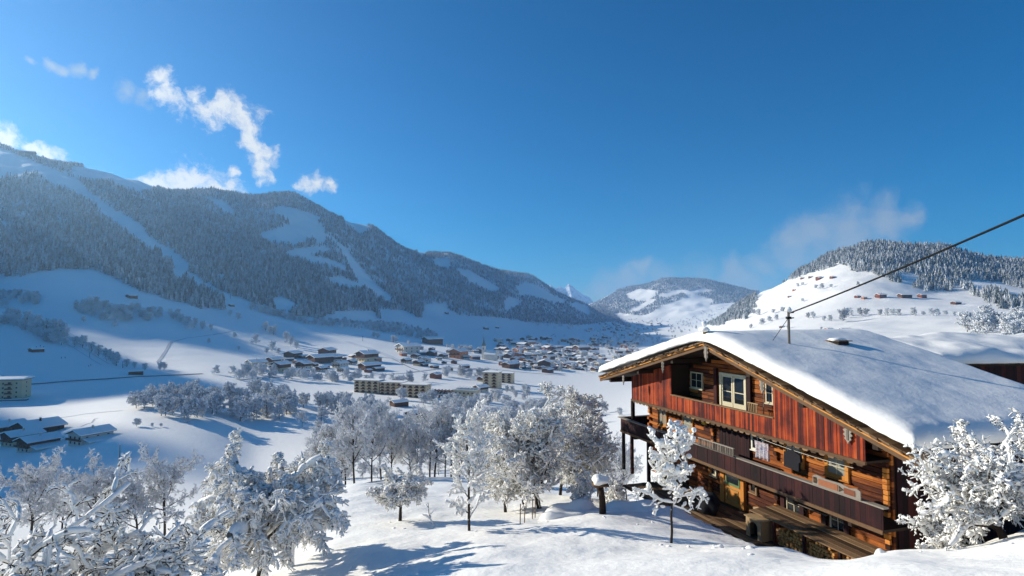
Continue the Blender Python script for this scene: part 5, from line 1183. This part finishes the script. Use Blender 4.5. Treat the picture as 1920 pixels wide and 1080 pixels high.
tc_ = n.new('ShaderNodeTexCoord'); mp = n.new('ShaderNodeMapping'); mp.inputs['Scale'].default_value = (1.2,1,38); l.new(tc_.outputs['Object'], mp.inputs[0]); no = node(n, 'ShaderNodeTexNoise', Scale=1.0, Detail=2); l.new(mp.outputs[0], no.inputs[0])
cr = n.new('ShaderNodeValToRGB'); cr.color_ramp.interpolation = 'CONSTANT'; e = cr.color_ramp.elements
for i, (p_, c_) in enumerate([(0,(.08,.12,.3)),(.38,(.5,.5,.52)),(.45,(.35,.06,.07)),(.5,(.55,.55,.5)),(.56,(.12,.2,.35)),(.62,(.6,.58,.55))]):
    if i > 1: e.new(p_)
    e[i].position = p_; e[i].color = (*c_, 1)
l.new(no.outputs['Fac'], cr.inputs[0]); l.new(cr.outputs[0], b_.inputs['Base Color']); b_.inputs['Roughness'].default_value = .95
a, z1 = fp(1411, 826, .0); b, z0 = fp(1439, 866, .0); mb = MB(); V_ = []; n1, n2 = 14, 8
for s in range(n2):
    for i in range(n1+1): V_.append((a+(b-a)*i/n1-a, .05*math.sin(i*1.7+s*.3), -(s/(n2-1))*(z1-z0)))
mb.add(V_, [(s*(n1+1)+i, s*(n1+1)+i+1, (s+1)*(n1+1)+i+1, (s+1)*(n1+1)+i) for s in range(n2-1) for i in range(n1)])
o = mb.build('rag_rug', M_RUG, None, True, fpos(a, .1, z1)); o.rotation_euler = (0,0,CH_RZ); sol = o.modifiers.new('t', 'SOLIDIFY'); sol.thickness = .015; tag(o, 'multicoloured striped rag rug hanging on the clothes line', 'rug')
A_ = fpos(*[fp(1405, 818, .1)[0], .1, fp(1405, 818, .1)[1]+.1]); B_ = fpos(fp(1600, 885, .1)[0], .1, -5.35); pts_ = []
for i in range(17): t_ = i/16; q = A_.lerp(B_, t_); q.z -= .2*4*t_*(1-t_)*.4; pts_.append(q)
mb = MB(); mb.tube(pts_, .008, 5); tag(mb.build('clothes_line', M_WHITEP), 'thin pale clothes line stretched along the lower balcony', 'line')
a, z1 = fp(1469, 842, .05); b, z0 = fp(1501, 884, .05); w_ = b-a; t = fthing('black_coat', 'black coat hanging from the clothes line before the orange window', 'coat', a, .1, z0)
h_ = z1-z0; mb = MB(); mb.prism([(0,0),(w_*.88,-.04),(w_*.9,h_*.45),(w_,h_*.5),(w_*.98,h_*.88),(w_*.7,h_),(w_*.3,h_),(w_*.02,h_*.88),(0,h_*.5)], 'y', -.05, .06); mb.build('body', M_BLACK, t)
mb = MB(); mb.prism([(w_*.3,h_*1.003),(w_*.7,h_*1.003),(w_*.55,h_+.06),(w_*.45,h_+.06)], 'y', -.03, .04); mb.build('collar', M_BLACK, t)
lx, z = fp(1431, 772, .9); t = fthing('hay_rake', 'long wooden hay rake leaning upright in the loggia', 'rake', lx, .9, -4.93)
mb = MB(); mb.tube([(0,0,0),(.02,.05,1.75)], .02, 6); mb.build('handle', M_GREY, t); mb = MB(); mb.box(-.18,.2,.02,.06,1.7,1.75); 
for i in range(6): mb.box(-.17+i*.07, -.15+i*.07, .0, .02, 1.62, 1.75)
mb.build('rake_head', M_GREY, t)
lx, z = fp(1417, 765, .75); t = fthing('wooden_crate', 'small slatted wooden rack by the cream double door', 'rack', lx-.25, .55, -4.3)
mb = MB()
for i in range(6): mb.bar((.05+i*.1,0,-.0), (.0+i*.115,0,.4), .03)
mb.build('slats', M_BEIGE, t); mb = MB(); mb.box(-.03,.65,-.03,.03,.403,.44); mb.box(.02,.58,-.03,.03,-.04,-.003); mb.build('rails', M_BEIGE, t)

cr_ = random.Random(9)
for i in range(46):                               # clods dropped from the boughs
    px, D = cr_.choice([(520,15.5),(750,23),(880,20),(1258,16.5),(1010,25),(1850,11.6),(620,17),(1120,22),(1400,14)]); px += cr_.gauss(0, 60); D += cr_.gauss(0, 1.0)
    p = on_ground(px, D); q = cr_.uniform(.03, .085)
    o = blob('snow_clod', M_SNOW_ROOF, (0,0,0), (q, q*cr_.uniform(.7,1.2), q*.6), None, i, p, 1); tag(o, 'little clod of snow fallen from the boughs onto the slope', 'snow clod', 'snow clods under the trees')
# ------------------------------------------------------------------ haze
def haze():
    mb = MB(); mb.box(-7000, 7000, -300, 16500, -900, 900)
    m = bpy.data.materials.new('haze'); m.use_nodes = True; n = m.node_tree.nodes; n.clear()
    o = n.new('ShaderNodeOutputMaterial'); v = n.new('ShaderNodeVolumePrincipled')
    v.inputs['Color'].default_value = (.42,.68,1,1); v.inputs['Density'].default_value = HAZE; v.inputs['Anisotropy'].default_value = .6
    m.node_tree.links.new(v.outputs[0], o.inputs['Volume'])
    ob = mb.build('haze', m); tag(ob, kind='stuff')
HAZE = 7.5e-5
haze()
